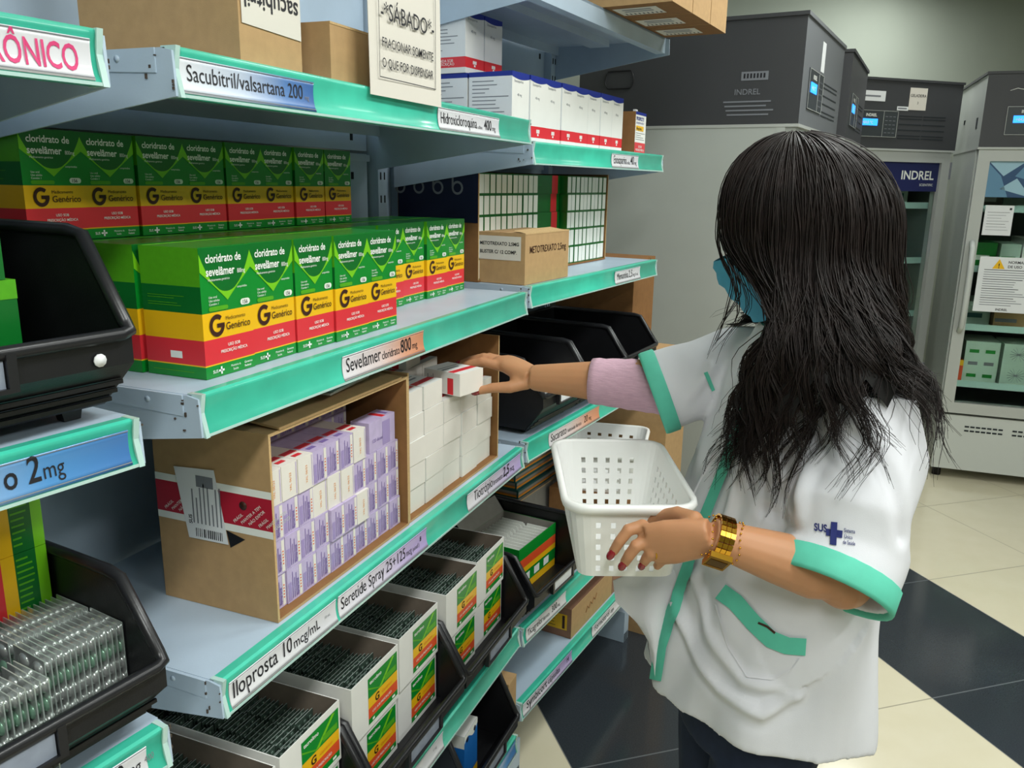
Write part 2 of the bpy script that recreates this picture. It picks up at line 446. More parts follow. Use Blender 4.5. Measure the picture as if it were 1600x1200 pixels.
STRIP_H = 0.045
def strip_profile(z):
    # (y, z) section of the price strip: top lip, concave front, bottom lip
    return [(0.008, z), (-0.005, z + 0.001), (-0.0085, z - 0.001), (-0.0082, z - 0.005), (-0.0068, z - 0.011), (-0.0062, z - 0.017), (-0.0062, z - 0.024), (-0.0070, z - 0.031), (-0.0086, z - 0.037), (-0.0112, z - 0.042), (-0.0118, z - 0.0465), (0.008, z - 0.046)]
def make_shelf(b, u0, u1, z, label, cards=(), depth=DEPTH, group='metal shelves', strip=True, over=()):
    e = empty('metal_shelf', bay(b, 0, 0, z), label, 'shelf', group)
    w = u1 - u0
    mb = MB()
    mb.box(u0, u1, 0.003, depth - 0.025, -0.006, -0.0005, 'shelf_paint')
    mb.box(u0, u1, 0.003, 0.009, -0.042, -0.0006, 'shelf_paint')
    mb.box(u0, u1, 0.009, 0.03, -0.042, -0.038, 'shelf_paint')
    mb.box(u0 + 0.04, u1 - 0.06, 0.15, 0.21, -0.024, -0.006, 'shelf_paint')    # stiffening channel
    mb.box(u0, u1, depth - 0.03, depth - 0.025, -0.03, -0.006, 'shelf_paint')
    obj('deck', mb, e)
    for uu, sgn in ((u0, -1), (u1, 1)):
        mb = MB()
        a, c = (uu - 0.003, uu) if sgn < 0 else (uu, uu + 0.003)
        mb.prism([(-0.010, -0.046), (-0.008, -0.004), (0.006, -0.001), (depth - 0.02, -0.001), (depth - 0.02, -0.10), (0.10, -0.062)], 'x', a, c, 'shelf_paint')
        o = uu - 0.0032 if sgn < 0 else uu + 0.0032
        # folded flange of the deck, screw and scuffed edges
        a2, c2 = (uu - 0.0045, uu - 0.003) if sgn < 0 else (uu + 0.003, uu + 0.0045)
        mb.prism([(0.012, -0.024), (0.012, -0.001), (0.16, -0.001), (0.16, -0.018)], 'x', a2, c2, 'shelf_paint')
        mb.tube([(o, 0.06, -0.010), (o + 0.0022 * sgn, 0.06, -0.010)], 0.0035, 'shelf_paint', 8)
        for q in range(6):
            yy = random.choice((-0.009, 0.011, random.uniform(0, 0.03))); zz = -random.uniform(0.002, 0.044)
            mb.box(min(o, o + 0.0016 * sgn), max(o, o + 0.0016 * sgn), yy, yy + random.uniform(0.001, 0.003), zz, zz + random.uniform(0.001, 0.005), 'rust')
        obj('bracket', mb, e)
    if strip:
        mb = MB()
        mb.prism(strip_profile(0.0), 'x', u0 + 0.006, u1 - 0.006, 'teal_strip')
        for q in range(len(mb.f)):
            mb.sm[q] = len(mb.f[q]) == 4 and q > 3
        mb.box(u0 + 0.006, u1 - 0.006, -0.0125, -0.0105, -0.0465, -0.0435, 'clear_edge')
        s = obj('ticket_strip', mb, e)
        for a in (u0 + 0.003, u1 - 0.003):
            mb = MB(); mb.prism([(0.008, 0.001), (-0.011, 0.001), (-0.0075, -0.02), (-0.0135, -0.047), (0.008, -0.047)], 'x', a - 0.003, a + 0.003, 'clear_edge')
            obj('end_cap', mb, s)
        for (c0, c1, m, lines) in cards:
            mb = MB()
            r = Vector((1, 0, 0)); up = Vector((0, -0.11, 1)).normalized(); up = Vector((0, 0.12, 0.99)).normalized()
            z0, z1 = -0.0425, -0.0085
            # bowed card following the strip
            sec = [(-0.0122, z0), (-0.0098, z0 + 0.0055), (-0.0086, z0 + 0.011), (-0.0079, z0 + 0.017), (-0.0078, z0 + 0.023), (-0.0082, z0 + 0.029), (-0.0090, z1)]
            n = len(sec)
            vs = [(c0, y, zz) for y, zz in sec] + [(c1, y, zz) for y, zz in sec] + [(c0, y + 0.0008, zz) for y, zz in sec] + [(c1, y + 0.0008, zz) for y, zz in sec]
            fs = [(i, n + i, n + i + 1, i + 1) for i in range(n - 1)] + [(2 * n + i, 2 * n + i + 1, 3 * n + i + 1, 3 * n + i) for i in range(n - 1)]
            fs += [(0, 2 * n, 3 * n, n), (n - 1, 2 * n - 1, 4 * n - 1, 3 * n - 1)]
            mb.add(vs, fs, m, None, True)
            # border line and lettering, printed on the card
            def onc(zz):
                for (ya, za), (yb, zb) in zip(sec, sec[1:]):
                    if za <= zz <= zb: return ya + (yb - ya) * (zz - za) / (zb - za) - 0.0005
                return sec[-1][0] - 0.0005
            for za in (z0 + 0.002, z1 - 0.0016):
                mb.add([(c0, onc(za), za), (c1, onc(za), za), (c1, onc(za + 0.0009), za + 0.0009), (c0, onc(za + 0.0009), za + 0.0009)], [(0, 1, 2, 3)], 'grey_print')
            for q, (txt, x, size, col, bold, dz, *lim) in enumerate(lines):
                vs, fs, wd = text_geo(txt, bold)
                pts = []
                room = (lines[q + 1][1] - 0.003 if q + 1 < len(lines) else c1 - c0 - 0.004) - x
                kx = min(0.92, (lim[0] if lim else room) / (wd * size))
                for px, py in vs:
                    zz = z0 + 0.0105 + dz + py * size
                    pts.append((c0 + x + px * size * kx, onc(max(z0, min(z1, zz))), zz))
                mb.add(pts, fs, col)
            obj('label_card', mb, s)
    return e
BK = 'black_print'

make_frame('A', -0.95, 0.0, 'blue-grey steel shelving frame nearest the viewer, behind the near black bins', (-0.95, -0.02))
make_frame('B', 0.0, 0.96, 'blue-grey steel shelving frame behind the green medicine boxes', (0.985,))
make_frame('C', 0.0, 0.82, 'blue-grey steel shelving frame farthest from the viewer, beside the large fridge', (0.035, 0.81))

make_shelf('A', -0.95, 0, 1.621, 'near metal shelf with hand-lettered pink card, top left corner', [(-0.42, -0.012, 'card_white', [('DRÔNICO', 0.308, 0.030, 'pink_print', 0.012, -0.004, 0.088)])])
make_shelf('A', -0.95, 0, 1.273, 'near metal shelf with blue card ending in 2mg, under a black bin', [(-0.42, -0.012, 'card_blue_strong', [('o', 0.290, 0.030, BK, 0.012, 0, 0.012), ('2', 0.310, 0.034, BK, 0.012, 0, 0.012), ('mg', 0.3235, 0.022, BK, 0.0, 0, 0.020)])])
make_shelf('A', -0.95, 0, 0.935, 'near metal shelf under the black bin of silver blister packs', [(-0.42, -0.026, 'card_white', [('0', 0.358, 0.030, BK, 0.01, 0, 0.010), ('mg', 0.369, 0.021, BK, 0, 0, 0.0175), ('400', 0.391, 0.011, 'grey_print', 0, 0.005, 0.011)])])
make_shelf('A', -0.95, 0, 0.49, 'near metal shelf low down, mostly below the picture')
make_shelf('B', 0, 0.96, 1.621, 'high middle metal shelf with blue card for sacubitril valsartana', [
    (0.006, 0.225, 'card_blue', [('Sacubitril/valsartana 200', 0.008, 0.0225, BK, 0.0, 0.002), ('mg', 0.2, 0.008, 'grey_print', 0, 0.002)]),
    (0.555, 0.80, 'card_white', [('Hidroxicloroquina', 0.008, 0.0245, BK, 0.0, 0.0), ('sulfato', 0.150, 0.008, BK, 0.0, 0.0), ('400', 0.178, 0.0245, BK, 0.01, 0), ('mg', 0.213, 0.013, BK, 0, 0)])])
make_shelf('B', 0, 0.96, 1.275, 'middle metal shelf with peach card for sevelamer 800mg', [
    (0.268, 0.50, 'card_orange', [('Sevelamer', 0.008, 0.0285, BK, 0.0, 0.0), ('cloridrato', 0.103, 0.0175, BK, 0, 0), ('800', 0.158, 0.0285, BK, 0.01, 0), ('mg', 0.194, 0.015, BK, 0, 0)])])
make_shelf('B', 0, 0.96, 0.933, 'middle metal shelf with white card for iloprosta 10mcg, under the cartons', [
    (0.012, 0.232, 'card_white', [('Iloprosta 10', 0.004, 0.030, BK, 0.004, 0), ('mcg/mL', 0.122, 0.020, BK, 0.004, 0), ('10 mL', 0.192, 0.006, 'grey_print', 0, 0.006)]),
    (0.238, 0.505, 'card_lilac', [('Seretide Spray 25+125', 0.006, 0.0262, BK, 0.0, 0), ('mcg', 0.196, 0.015, BK, 0, 0), ('(xinaf.)', 0.217, 0.010, BK, 0, 0), ('8', 0.243, 0.012, BK, 0.02, 0.007)]),
    (0.67, 0.945, 'card_lilac', [('Tiotrópio', 0.03, 0.0285, BK, 0.0, 0), ('brometo', 0.124, 0.0165, BK, 0, 0), ('2,5', 0.176, 0.030, BK, 0.02, 0), ('mcg', 0.212, 0.016, BK, 0.0, 0)])])
make_shelf('B', 0, 0.96, 0.492, 'low middle metal shelf carrying the black bins of white cartons', [
    (0.18, 0.565, 'card_white', [('Tacrolimo', 0.145, 0.026, BK, 0.0, 0, 0.105), ('1', 0.262, 0.030, BK, 0.006, 0), ('mg', 0.276, 0.017, BK, 0.0, 0), ('1 mg', 0.345, 0.008, 'grey_print', 0, 0.006)])])
make_shelf('B', 0, 0.96, 0.205, 'lowest middle metal shelf with a blue-grey card, near the floor', [
    (0.70, 0.95, 'card_blue_strong', [('Micofenolato', 0.02, 0.024, BK, 0, 0)])])
make_shelf('C', 0, 0.82, 1.905, 'topmost far metal shelf holding the flat kraft boxes', strip=False)
make_shelf('C', 0, 0.82, 1.583, 'far metal shelf with card for enoxaparina 40mg', [
    (0.43, 0.62, 'card_white', [('Enoxaparina', 0.014, 0.0285, BK, 0.0, 0), ('sódica', 0.106, 0.012, BK, 0, 0), ('40', 0.132, 0.030, BK, 0.01, 0), ('mg', 0.160, 0.015, BK, 0, 0)])])
make_shelf('C', 0, 0.82, 1.28, 'far metal shelf under the open carton of white and green boxes', [
    (0.49, 0.68, 'card_white', [('Memantina', 0.014, 0.026, BK, 0.0, 0), ('2,5', 0.100, 0.028, BK, 0.0, 0), ('mg', 0.132, 0.014, BK, 0, 0), ('10 mL', 0.15, 0.011, BK, 0, 0)])])
make_shelf('C', 0, 0.82, 0.925, 'far metal shelf with peach card for sacarato, under the large black bins', [
    (0.115, 0.42, 'card_orange', [('Sacarato', 0.01, 0.028, BK, 0.0, 0), ('hidróxido férrico', 0.105, 0.013, BK, 0, 0), ('20', 0.205, 0.026, 'brown_print', 0.0, 0), ('mg', 0.235, 0.015, 'brown_print', 0, 0)])])
make_shelf('C', 0, 0.82, 0.455, 'low far metal shelf carrying the bin of white strips', [
    (0.02, 0.245, 'card_white', [('Ticagrelor', 0.008, 0.024, BK, 0, 0), ('férrica', 0.092, 0.015, BK, 0, 0), ('300', 0.14, 0.024, BK, 0.004, 0), ('mg', 0.175, 0.012, BK, 0, 0)])])
make_shelf('C', 0, 0.82, 0.25, 'lowest far metal shelf with lilac card, just above the dark floor', [
    (0.012, 0.30, 'card_lilac', [('Symbicort', 0.02, 0.030, BK, 0.004, 0), ('cápsulas', 0.14, 0.024, BK, 0.0, 0), ('M', 0.255, 0.020, BK, 0, 0)]),
    (0.44, 0.76, 'card_white', [('Formoterol', 0.02, 0.026, BK, 0, 0), ('caps', 0.14, 0.018, BK, 0, 0), ('60', 0.2, 0.026, BK, 0, 0)])])

# ================================================================== GREEN / YELLOW / RED MEDICINE BOXES
def tri_box(w, d, h, full=True, plain=False):
    """carton with green, yellow and red bands; origin at the front-bottom-near corner; front faces -y, near side faces -x"""
    mb = MB(); e = 0.0004
    zs = [0, 0.095 * h, 0.105 * h, 0.30 * h, 0.505 * h, 0.71 * h, h]
    fm = ['green', 'yellow', 'red', 'yellow', 'green', 'green']
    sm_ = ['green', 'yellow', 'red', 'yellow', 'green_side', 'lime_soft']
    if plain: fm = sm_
    for i in range(6):
        z0, z1 = zs[i], zs[i + 1]
        v = [(0, 0, z0), (w, 0, z0), (w, d, z0), (0, d, z0), (0, 0, z1), (w, 0, z1), (w, d, z1), (0, d, z1)]
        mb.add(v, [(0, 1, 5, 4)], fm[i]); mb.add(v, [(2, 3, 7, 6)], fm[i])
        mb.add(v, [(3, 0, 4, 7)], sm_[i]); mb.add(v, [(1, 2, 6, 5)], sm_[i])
    mb.add([(0, 0, 0), (w, 0, 0), (w, d, 0), (0, d, 0)], [(3, 2, 1, 0)], 'green')
    mb.add([(0, 0, h), (w, 0, h), (w, d, h), (0, d, h)], [(0, 1, 2, 3)], 'green')
    if plain:
        for i, (z0, z1) in enumerate(((0.505, 0.71),)):
            for k in range(9): mb.quad((w * (0.08 + 0.1 * k), -e, h * 0.52), X, Z, w * 0.035, h * random.uniform(0.08, 0.17), 'lime_soft')
        return mb
    # tuck flap line on the lid
    mb.box(0.003, w - 0.003, 0.004, 0.0048, h, h + 0.0003, 'green_deep')
    mb.box(0.0, w, d * 0.93, d * 0.935, h, h + 0.0003, 'lime')
    # deeper green shield and the lime sweep under it
    def inner(x): return 0.655 + 0.30 * abs(2 * x - 1) ** 2.2
    def outer(x): return 0.585 + 0.235 * abs(2 * x - 1) ** 0.95
    xs = [i / 20 for i in range(21)]
    o = (0, -e, 0)
    mb.strip([(x * w, inner(x) * h) for x in xs], [(x * w, h * 0.998) for x in xs], o, X, Z, 'green_deep')
    mb.strip([(x * w, outer(x) * h) for x in xs], [(x * w, min(0.998, max(outer(x) + 0.015, inner(x))) * h) for x in xs], (0, -1.5 * e, 0), X, Z, 'lime')
    o2 = (0, -2 * e, 0)
    def tx(t, x, z, size, col, bold=0.0, wmax=None, sx=1.0, align='LEFT'):
        mb.text(t, (x * w, -2.2 * e, z * h), X, Z, size * h, col, bold, align, wmax=wmax * w if wmax else None, sx=sx)
    tx('cloridrato de', 0.11, 0.885, 0.088, 'white_print', 0.018, wmax=0.70)
    tx('sevelâmer', 0.11, 0.785, 0.092, 'white_print', 0.02, wmax=0.56)
    if full:
        tx('800mg', 0.72, 0.785, 0.05, 'white_print', 0.0, wmax=0.16)
        tx('Medicamento genérico', 0.14, 0.745, 0.026, 'white_print', 0, wmax=0.42)
        tx('Uso oral', 0.13, 0.615, 0.026, 'white_print'); tx('Uso adulto', 0.13, 0.588, 0.026, 'white_print'); tx('Contém 1', 0.13, 0.561, 0.026, 'white_print')
        tx('comprimidos', 0.70, 0.668, 0.026, 'white_print', wmax=0.2)
    def pill(x0, x1, z0, z1, col, ee):
        r = (z1 - z0) * h / 2; cz = (z0 + z1) / 2 * h; pts = []
        for k in range(7): a = -PI / 2 + PI * k / 6; pts.append((x1 * w - r + math.cos(a) * r, cz + math.sin(a) * r))
        for k in range(7): a = PI / 2 + PI * k / 6; pts.append((x0 * w + r + math.cos(a) * r, cz + math.sin(a) * r))
        mb.flat(pts, (0, -ee, 0), X, Z, col)
    pill(0.75, 0.95, 0.525, 0.575, 'pill_white', 2 * e); tx('156', 0.785, 0.534, 0.043, 'black_print', 0.02, wmax=0.13)
    pill(0.12, 0.50, 0.516, 0.55, 'lime_soft', 2 * e)
    # big G ring with bar, and its wording
    cx, cz, R, r2 = 0.26 * w, 0.402 * h, 0.087 * h, 0.052 * h
    lo = []; hi = []
    for k in range(25):
        a = math.radians(48 + k * (312 / 24.0))
        lo.append((cx + math.cos(a) * r2 * 0.95, cz + math.sin(a) * r2)); hi.append((cx + math.cos(a) * R * 0.95, cz + math.sin(a) * R))
    mb.strip(hi, lo, o2, X, Z, 'brown_print')
    mb.flat([(cx, cz - 0.018 * h), (cx + R * 0.95, cz - 0.018 * h), (cx + R * 0.95, cz + 0.014 * h), (cx, cz + 0.014 * h)], (0, -2.1 * e, 0), X, Z, 'brown_print')
    tx('Medicamento', 0.43, 0.432, 0.042, 'brown_print', 0, wmax=0.46)
    tx('Genérico', 0.43, 0.355, 0.082, 'brown_print', 0.006, wmax=0.50)
    tx('USO SOB', 0.57, 0.225, 0.034, 'white_print', 0.01, align='CENTER')
    tx('PRESCRIÇÃO MÉDICA', 0.57, 0.18, 0.034, 'white_print', 0.01, align='CENTER', wmax=0.54)
    tx('SUS', 0.12, 0.035, 0.036, 'white_print', 0.01)
    for (a0, a1, b0, b1) in ((0.235, 0.345, 0.039, 0.055), (0.275, 0.305, 0.017, 0.077)):
        mb.flat([(a0 * w, b0 * h), (a1 * w, b0 * h), (a1 * w, b1 * h), (a0 * w, b1 * h)], (0, -2 * e, 0), X, Z, 'white_print')
    if full:
        tx('Ministério da', 0.48, 0.052, 0.026, 'white_print', wmax=0.2); tx('Saúde', 0.52, 0.022, 0.026, 'white_print')
        tx('Governo', 0.76, 0.052, 0.026, 'white_print', 0.01); tx('Federal', 0.76, 0.022, 0.026, 'white_print', 0.01)
        # print on the near side: lines of small text and a white lot field
        for k, (zz, L) in enumerate(((0.63, 0.62), (0.612, 0.45), (0.575, 0.5), (0.557, 0.56))):
            mb.quad((-e, d * 0.9, zz * h), NY, Z, d * L, 0.004 * h, 'lime_soft')
        mb.quad((-e, d * 0.58, 0.15 * h), NY, Z, d * 0.2, 0.055 * h, 'white_print')
        mb.quad((-e, d * 0.9, 0.045 * h), NY, Z, d * 0.7, 0.005 * h, 'lime_soft')
    return mb
W1, D1, H1 = 0.084, 0.086, 0.1485
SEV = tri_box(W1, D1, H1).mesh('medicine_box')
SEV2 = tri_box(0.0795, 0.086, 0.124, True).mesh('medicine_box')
GB = 'green sevelamer boxes on the middle shelf'
dv = [0.034, 0.036, 0.035, 0.032, 0.033]
for k in range(5):
    obj('medicine_box', SEV, M=bay('B', 0.058 + 0.0862 * k, dv[k], 1.275, random.uniform(-0.01, 0.01)),
        label='green sevelamer box at the shelf edge, %s from the left of the front row' % ORD[k], cat='medicine box', group=GB)
for k in range(10):
    lab = ('green sevelamer box in the second row, %s from the right end of the row' % ORD[9 - k]) if k > 4 else \
          'green sevelamer box hidden behind the %s box of the front row' % ORD[k]
    obj('medicine_box', SEV, M=bay('B', 0.055 + 0.0893 * k, 0.126 + 0.003 * (k % 2), 1.275, random.uniform(-0.012, 0.012)), label=lab, cat='medicine box', group=GB)
for k in range(10):
    obj('medicine_box', SEV, M=bay('B', 0.055 + 0.0893 * k, 0.22, 1.275), label='green sevelamer box in the bottom back row, %s from the left, under the raised tier' % ORD[k] if k < 8 else 'green sevelamer box in the back row, %s from its right end' % ORD[9 - k], cat='medicine box', group=GB)
for k in range(8):
    obj('medicine_box', SEV2, M=bay('B', 0.004 + 0.0817 * k + (0.006 if k == 7 else 0), 0.222 + 0.003 * ((k * 3) % 2), 1.4245, random.uniform(-0.01, 0.01)),
        label='green sevelamer box in the raised back tier, %s from the left' % ORD[k], cat='medicine box', group='green sevelamer boxes in the raised tier')

# ================================================================== CARDBOARD CARTONS
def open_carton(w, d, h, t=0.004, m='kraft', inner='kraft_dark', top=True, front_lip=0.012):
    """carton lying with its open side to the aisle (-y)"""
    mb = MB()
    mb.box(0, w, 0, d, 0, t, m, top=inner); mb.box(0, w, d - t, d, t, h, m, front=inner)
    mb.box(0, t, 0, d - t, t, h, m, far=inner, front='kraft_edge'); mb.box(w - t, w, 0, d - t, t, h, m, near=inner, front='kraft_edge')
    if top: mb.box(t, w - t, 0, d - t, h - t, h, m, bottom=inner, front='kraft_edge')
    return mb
def closed_carton(w, d, h, m='kraft', seam=True):
    mb = MB(); mb.box(0, w, 0, d, 0, h, m)
    if seam:
        mb.box(0.002, w - 0.002, d / 2 - 0.0008, d / 2 + 0.0008, h, h + 0.0005, 'kraft_dark')
        mb.box(0.0, w, -0.0006, 0.0, h - 0.003, h, 'kraft_edge')
    return mb

# --- the big carton with the lilac boxes
CW, CD, CH = 0.352, 0.19, 0.258
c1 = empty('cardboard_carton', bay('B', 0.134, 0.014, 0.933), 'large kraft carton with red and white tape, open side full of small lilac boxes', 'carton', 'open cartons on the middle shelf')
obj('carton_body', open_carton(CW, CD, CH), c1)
mb = MB()
# red tape with white borders round the near side
def on_near(y0, y1, z0, z1, m, x=-0.0005): mb.quad((x, y1, z0), NY, Z, y1 - y0, z1 - z0, m)
on_near(0.0, CD, 0.118, 0.128, 'white_print'); on_near(0.0, CD, 0.128, 0.172, 'tape_red'); on_near(0.0, CD, 0.172, 0.182, 'white_print')
for yy in (0.175, 0.06, 0.02):
    for k in range(3):
        mb.text(['FRÁGIL', 'MANTER A TEMPERATURA', 'NÃO EXPOR'][k][:12], (-0.001, yy - k * 0.012, 0.131), Vector((0, -0.75, 0.66)), Vector((0, 0.66, 0.75)), 0.006, 'white_print', 0.0)
mb.tube([(-0.0008, 0.045, 0.157), (-0.0012, 0.045, 0.157)], 0.006, 'brown_print', 14)
obj('tape', mb, c1)
mb = MB()
mb.add([(-0.0016, 0.155, 0.195), (-0.0016, 0.088, 0.199), (-0.0016, 0.072, 0.098), (-0.0016, 0.138, 0.097)], [(0, 1, 2, 3)], 'paper_white')
for k in range(8): mb.quad((-0.0019, 0.128 - k * 0.0065, 0.12), NY, Z, 0.0022, random.uniform(0.03, 0.065), 'grey_print')
for k in range(14): mb.quad((-0.0019, 0.125 - k * 0.0033, 0.101), NY, Z, random.uniform(0.0008, 0.0022), 0.012, 'black_print')
mb.quad((-0.0019, 0.119, 0.172), NY, Z, 0.028, 0.016, 'grey_print')
mb.text('SUS', (-0.0019, 0.13, 0.118), Z, (0, 1, 0), 0.008, 'black_print', 0.02)
mb.add([(-0.0008, 0.075, 0.118), (-0.0008, 0.045, 0.11), (-0.0008, 0.07, 0.094)], [(0, 1, 2)], 'black_plastic')
obj('address_label', mb, c1, label='white address label stuck over the red tape')
# loose flap of the top, resting folded forward under the shelf above
mb = MB(); mb.add([(0.02, -0.002, CH + 0.001), (0.33, -0.002, CH + 0.001), (0.33, 0.12, CH + 0.012), (0.02, 0.12, CH + 0.012), (0.02, -0.002, CH + 0.004), (0.33, -0.002, CH + 0.004), (0.33, 0.12, CH + 0.015), (0.02, 0.12, CH + 0.015)],
   [(0, 1, 5, 4), (1, 2, 6, 5), (2, 3, 7, 6), (3, 0, 4, 7), (4, 5, 6, 7), (3, 2, 1, 0)], 'kraft')
obj('flap', mb, c1)
mb = MB(); mb.box(0, 0.12, 0, 0.09, 0, 0.003, 'grey_card'); mb.box(0.01, 0.11, -0.0, 0.0895, 0.003, 0.0035, 'clear_edge')
obj('folded_plastic_sleeve', mb, M=bay('B', 0.27, 0.014, 0.933 + CH + 0.0182, 0.1), label='grey plastic sleeve lying flat on top of the large kraft carton', cat='sleeve')

def spray_box(w, d, h, white):
    mb = MB()
    m = 'white_card_warm' if white else 'lilac'
    mb.box(0, w, 0, d, 0, h, m, top='lilac' if not white else 'white_card_warm')
    e = 0.0003
    if not white:
        mb.quad((w * 0.78, -e, 0.002), X, Z, w * 0.18, h - 0.004, 'white_card_warm')
        mb.quad((w * 0.05, -e, h * 0.05), X, Z, w * 0.22, h * 0.55, 'lilac_deep')
        for k, x in enumerate((0.32, 0.44, 0.55, 0.65)):
            mb.quad((w * x, -1.5 * e, h * 0.08), X, Z, w * 0.04, h * (0.8, 0.6, 0.72, 0.5)[k], 'violet_print')
        mb.text('Spray oral', (w * 0.72, -2 * e, h * 0.1), Z, NX, 0.006, 'violet_print', 0.02, wmax=h * 0.7)
        for k in range(5): mb.quad((w * 0.83, -2 * e, h * (0.25 + 0.09 * k)), X, Z, w * 0.07, h * 0.04, 'red_orange')
        mb.text('120 doses', (-e, d * 0.9, h * 0.3), NY, Z, 0.008, 'violet_print', 0.01)
        mb.quad((-e, d * 0.5, 0.003), NY, Z, d * 0.3, h * 0.8, 'lilac_deep')
    else:
        mb.quad((w * 0.9, -e, 0.002), X, Z, w * 0.05, h - 0.004, 'lilac')
        mb.text('VAL 06/23', (w * 0.6, -e, h * 0.2), Z, NX, 0.006, 'orange', 0.0, wmax=h * 0.6)
    mb.box(0.003, w - 0.003, d * 0.30, d * 0.44, h, h + 0.0003, 'red')
    mb.quad((w * 0.2, d * 0.12, h + 0.0004), X, Y, w * 0.5, d * 0.10, 'red' if white else 'violet_print')
    return mb
bw, bd, bh = 0.0338, 0.078, 0.0492
SPV = spray_box(bw - 0.0006, bd, bh - 0.0004, False).mesh('inhaler_box'); SPW = spray_box(bw - 0.0006, bd, bh - 0.0004, True).mesh('inhaler_box')
GS = 'small boxes in the large kraft carton'
whites = {(0, 3), (1, 3), (2, 3), (3, 2), (4, 2), (5, 2), (6, 3), (6, 1)}
rows = [4, 4, 4, 4, 4, 4, 4, 3, 3, 3]
for c in range(10):
    for r in range(rows[c]):
        wh = (c, r) in whites
        jut = 0.006 if (c, r) in ((4, 1), (5, 1), (6, 1)) else random.uniform(0.0, 0.003)
        obj('inhaler_box', SPW if wh else SPV, M=bay('B', 0.140 + c * 0.03395, 0.030 - jut, 0.9375 + r * bh),
            label='small %s box in the large carton, column %d from left, %s row up' % ('white-ended' if wh else 'lilac', c + 1, ORD[r]), cat='small box', group=GS)
for c in range(9):
    obj('inhaler_box', SPV, M=bay('B', 0.140 + c * 0.03395, 0.106, 0.9375 + 4 * bh), label='small lilac box in the raised back row of the large carton, %s from left' % ORD[c], cat='small box', group=GS)
    for r in (3,):
        obj('inhaler_box', SPV, M=bay('B', 0.140 + c * 0.03395, 0.106, 0.9375 + r * bh), label='small lilac box hidden in the carton under the raised row, %s from left' % ORD[c], cat='small box', group=GS)
o = obj('inhaler_box', SPV, M=bay('B', 0.470, 0.030, 0.9375 + 3 * bh, math.radians(90)), label='lilac box lying sideways on top at the right end of the large carton', cat='small box', group=GS)
for c in range(9):
    for r in range(3):
        obj('inhaler_box', SPV, M=bay('B', 0.140 + c * 0.03395, 0.106, 0.9375 + r * bh), label='small lilac box deep in the large carton, column %d from left, %s row up' % (c + 1, ORD[r]), cat='small box', group=GS)

# --- second carton with white boxes
C2W, C2D, C2H = 0.385, 0.26, 0.262
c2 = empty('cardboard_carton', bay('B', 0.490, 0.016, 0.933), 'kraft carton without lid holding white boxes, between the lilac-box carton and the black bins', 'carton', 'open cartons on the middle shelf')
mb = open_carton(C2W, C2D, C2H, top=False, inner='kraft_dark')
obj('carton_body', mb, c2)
w2, h2, d2 = 0.0706, 0.0432, 0.085
def white_box(w, d, h):
    mb = MB(); mb.box(0, w, 0, d, 0, h, 'white_card_warm', near='white_card', top='white_card')
    mb.box(0.001, w - 0.001, d * 0.18, d * 0.34, h, h + 0.0003, 'red')
    mb.quad((-0.0003, d * 0.34, 0.001), NY, Z, d * 0.16, h * 0.72, 'red')
    for k in range(5): mb.quad((-0.0003, d * (0.95 - 0.05 * k), h * 0.15), NY, Z, d * 0.015, h * random.uniform(0.4, 0.7), 'grey_print')
    mb.quad((0.004, d * 0.5, h + 0.0003), X, Y, w * 0.7, d * 0.06, 'grey_print'); mb.quad((0.004, d * 0.65, h + 0.0003), X, Y, w * 0.8, d * 0.03, 'grey_print')
    return mb
WBX = white_box(w2, d2, h2 - 0.0008).mesh('small_white_box')
GW = 'white boxes in the second kraft carton'
for c in range(5):
    for r in range(5 if c < 2 else 4):
        obj('small_white_box', WBX, M=bay('B', 0.4970 + c * 0.0746, 0.026 + random.uniform(0, 0.005), 0.9375 + r * h2, random.uniform(-0.025, 0.025)),
            label='plain white box in the second carton, column %d from left, %s row up' % (c + 1, ORD[r]), cat='small box', group=GW)
for c in range(3):
    for r in range(5):
        obj('small_white_box', WBX, M=bay('B', 0.4965 + c * 0.0746, 0.122, 0.9375 + r * h2), label='white box in the back of the second carton, column %d, %s row up' % (c + 1, ORD[r]), cat='small box', group=GW)
TALL = white_box(0.045, 0.07, 0.075)
TALLM = TALL.mesh('small_white_box')
for c in range(2):
    obj('small_white_box', TALLM, M=bay('B', 0.522 + c * 0.062, 0.150, 0.9375 + 5 * h2), label='upright white box at the back of the second carton, %s one' % ('left' if c == 0 else 'right'), cat='small box', group=GW)
obj('small_white_box', WBX, M=bay('B', 0.668, 0.118, 0.9375 + 4 * h2 + 0.0432 , 0.12), label='white box lying under the raised hand, behind the box it holds', cat='small box', group=GW)
obj('small_white_box', WBX, M=bay('B', 0.74, 0.122, 0.9375 + 4 * h2, 0.06), label='white box lying behind the held box, nearest the carton right wall', cat='small box', group=GW)
obj('small_white_box', WBX, M=bay('B', 0.668, 0.122, 0.9375 + 4 * h2, 0.0), label='white box below the one lying under the raised hand', cat='small box', group=GW)
for c in (3, 4):
    for r in range(4):
        obj('small_white_box', WBX, M=bay('B', 0.4965 + c * 0.0746, 0.122, 0.9375 + r * h2), label='white box in the back of the second carton, column %d, %s row up' % (c + 1, ORD[r]), cat='small box', group=GW)
HELD = obj('small_white_box', WBX, M=bay('B', 0.662, 0.004, 0.9375 + 4 * h2 + 0.006, -0.22), label='white box with red square being picked up by the raised hand', cat='small box', group=GW)

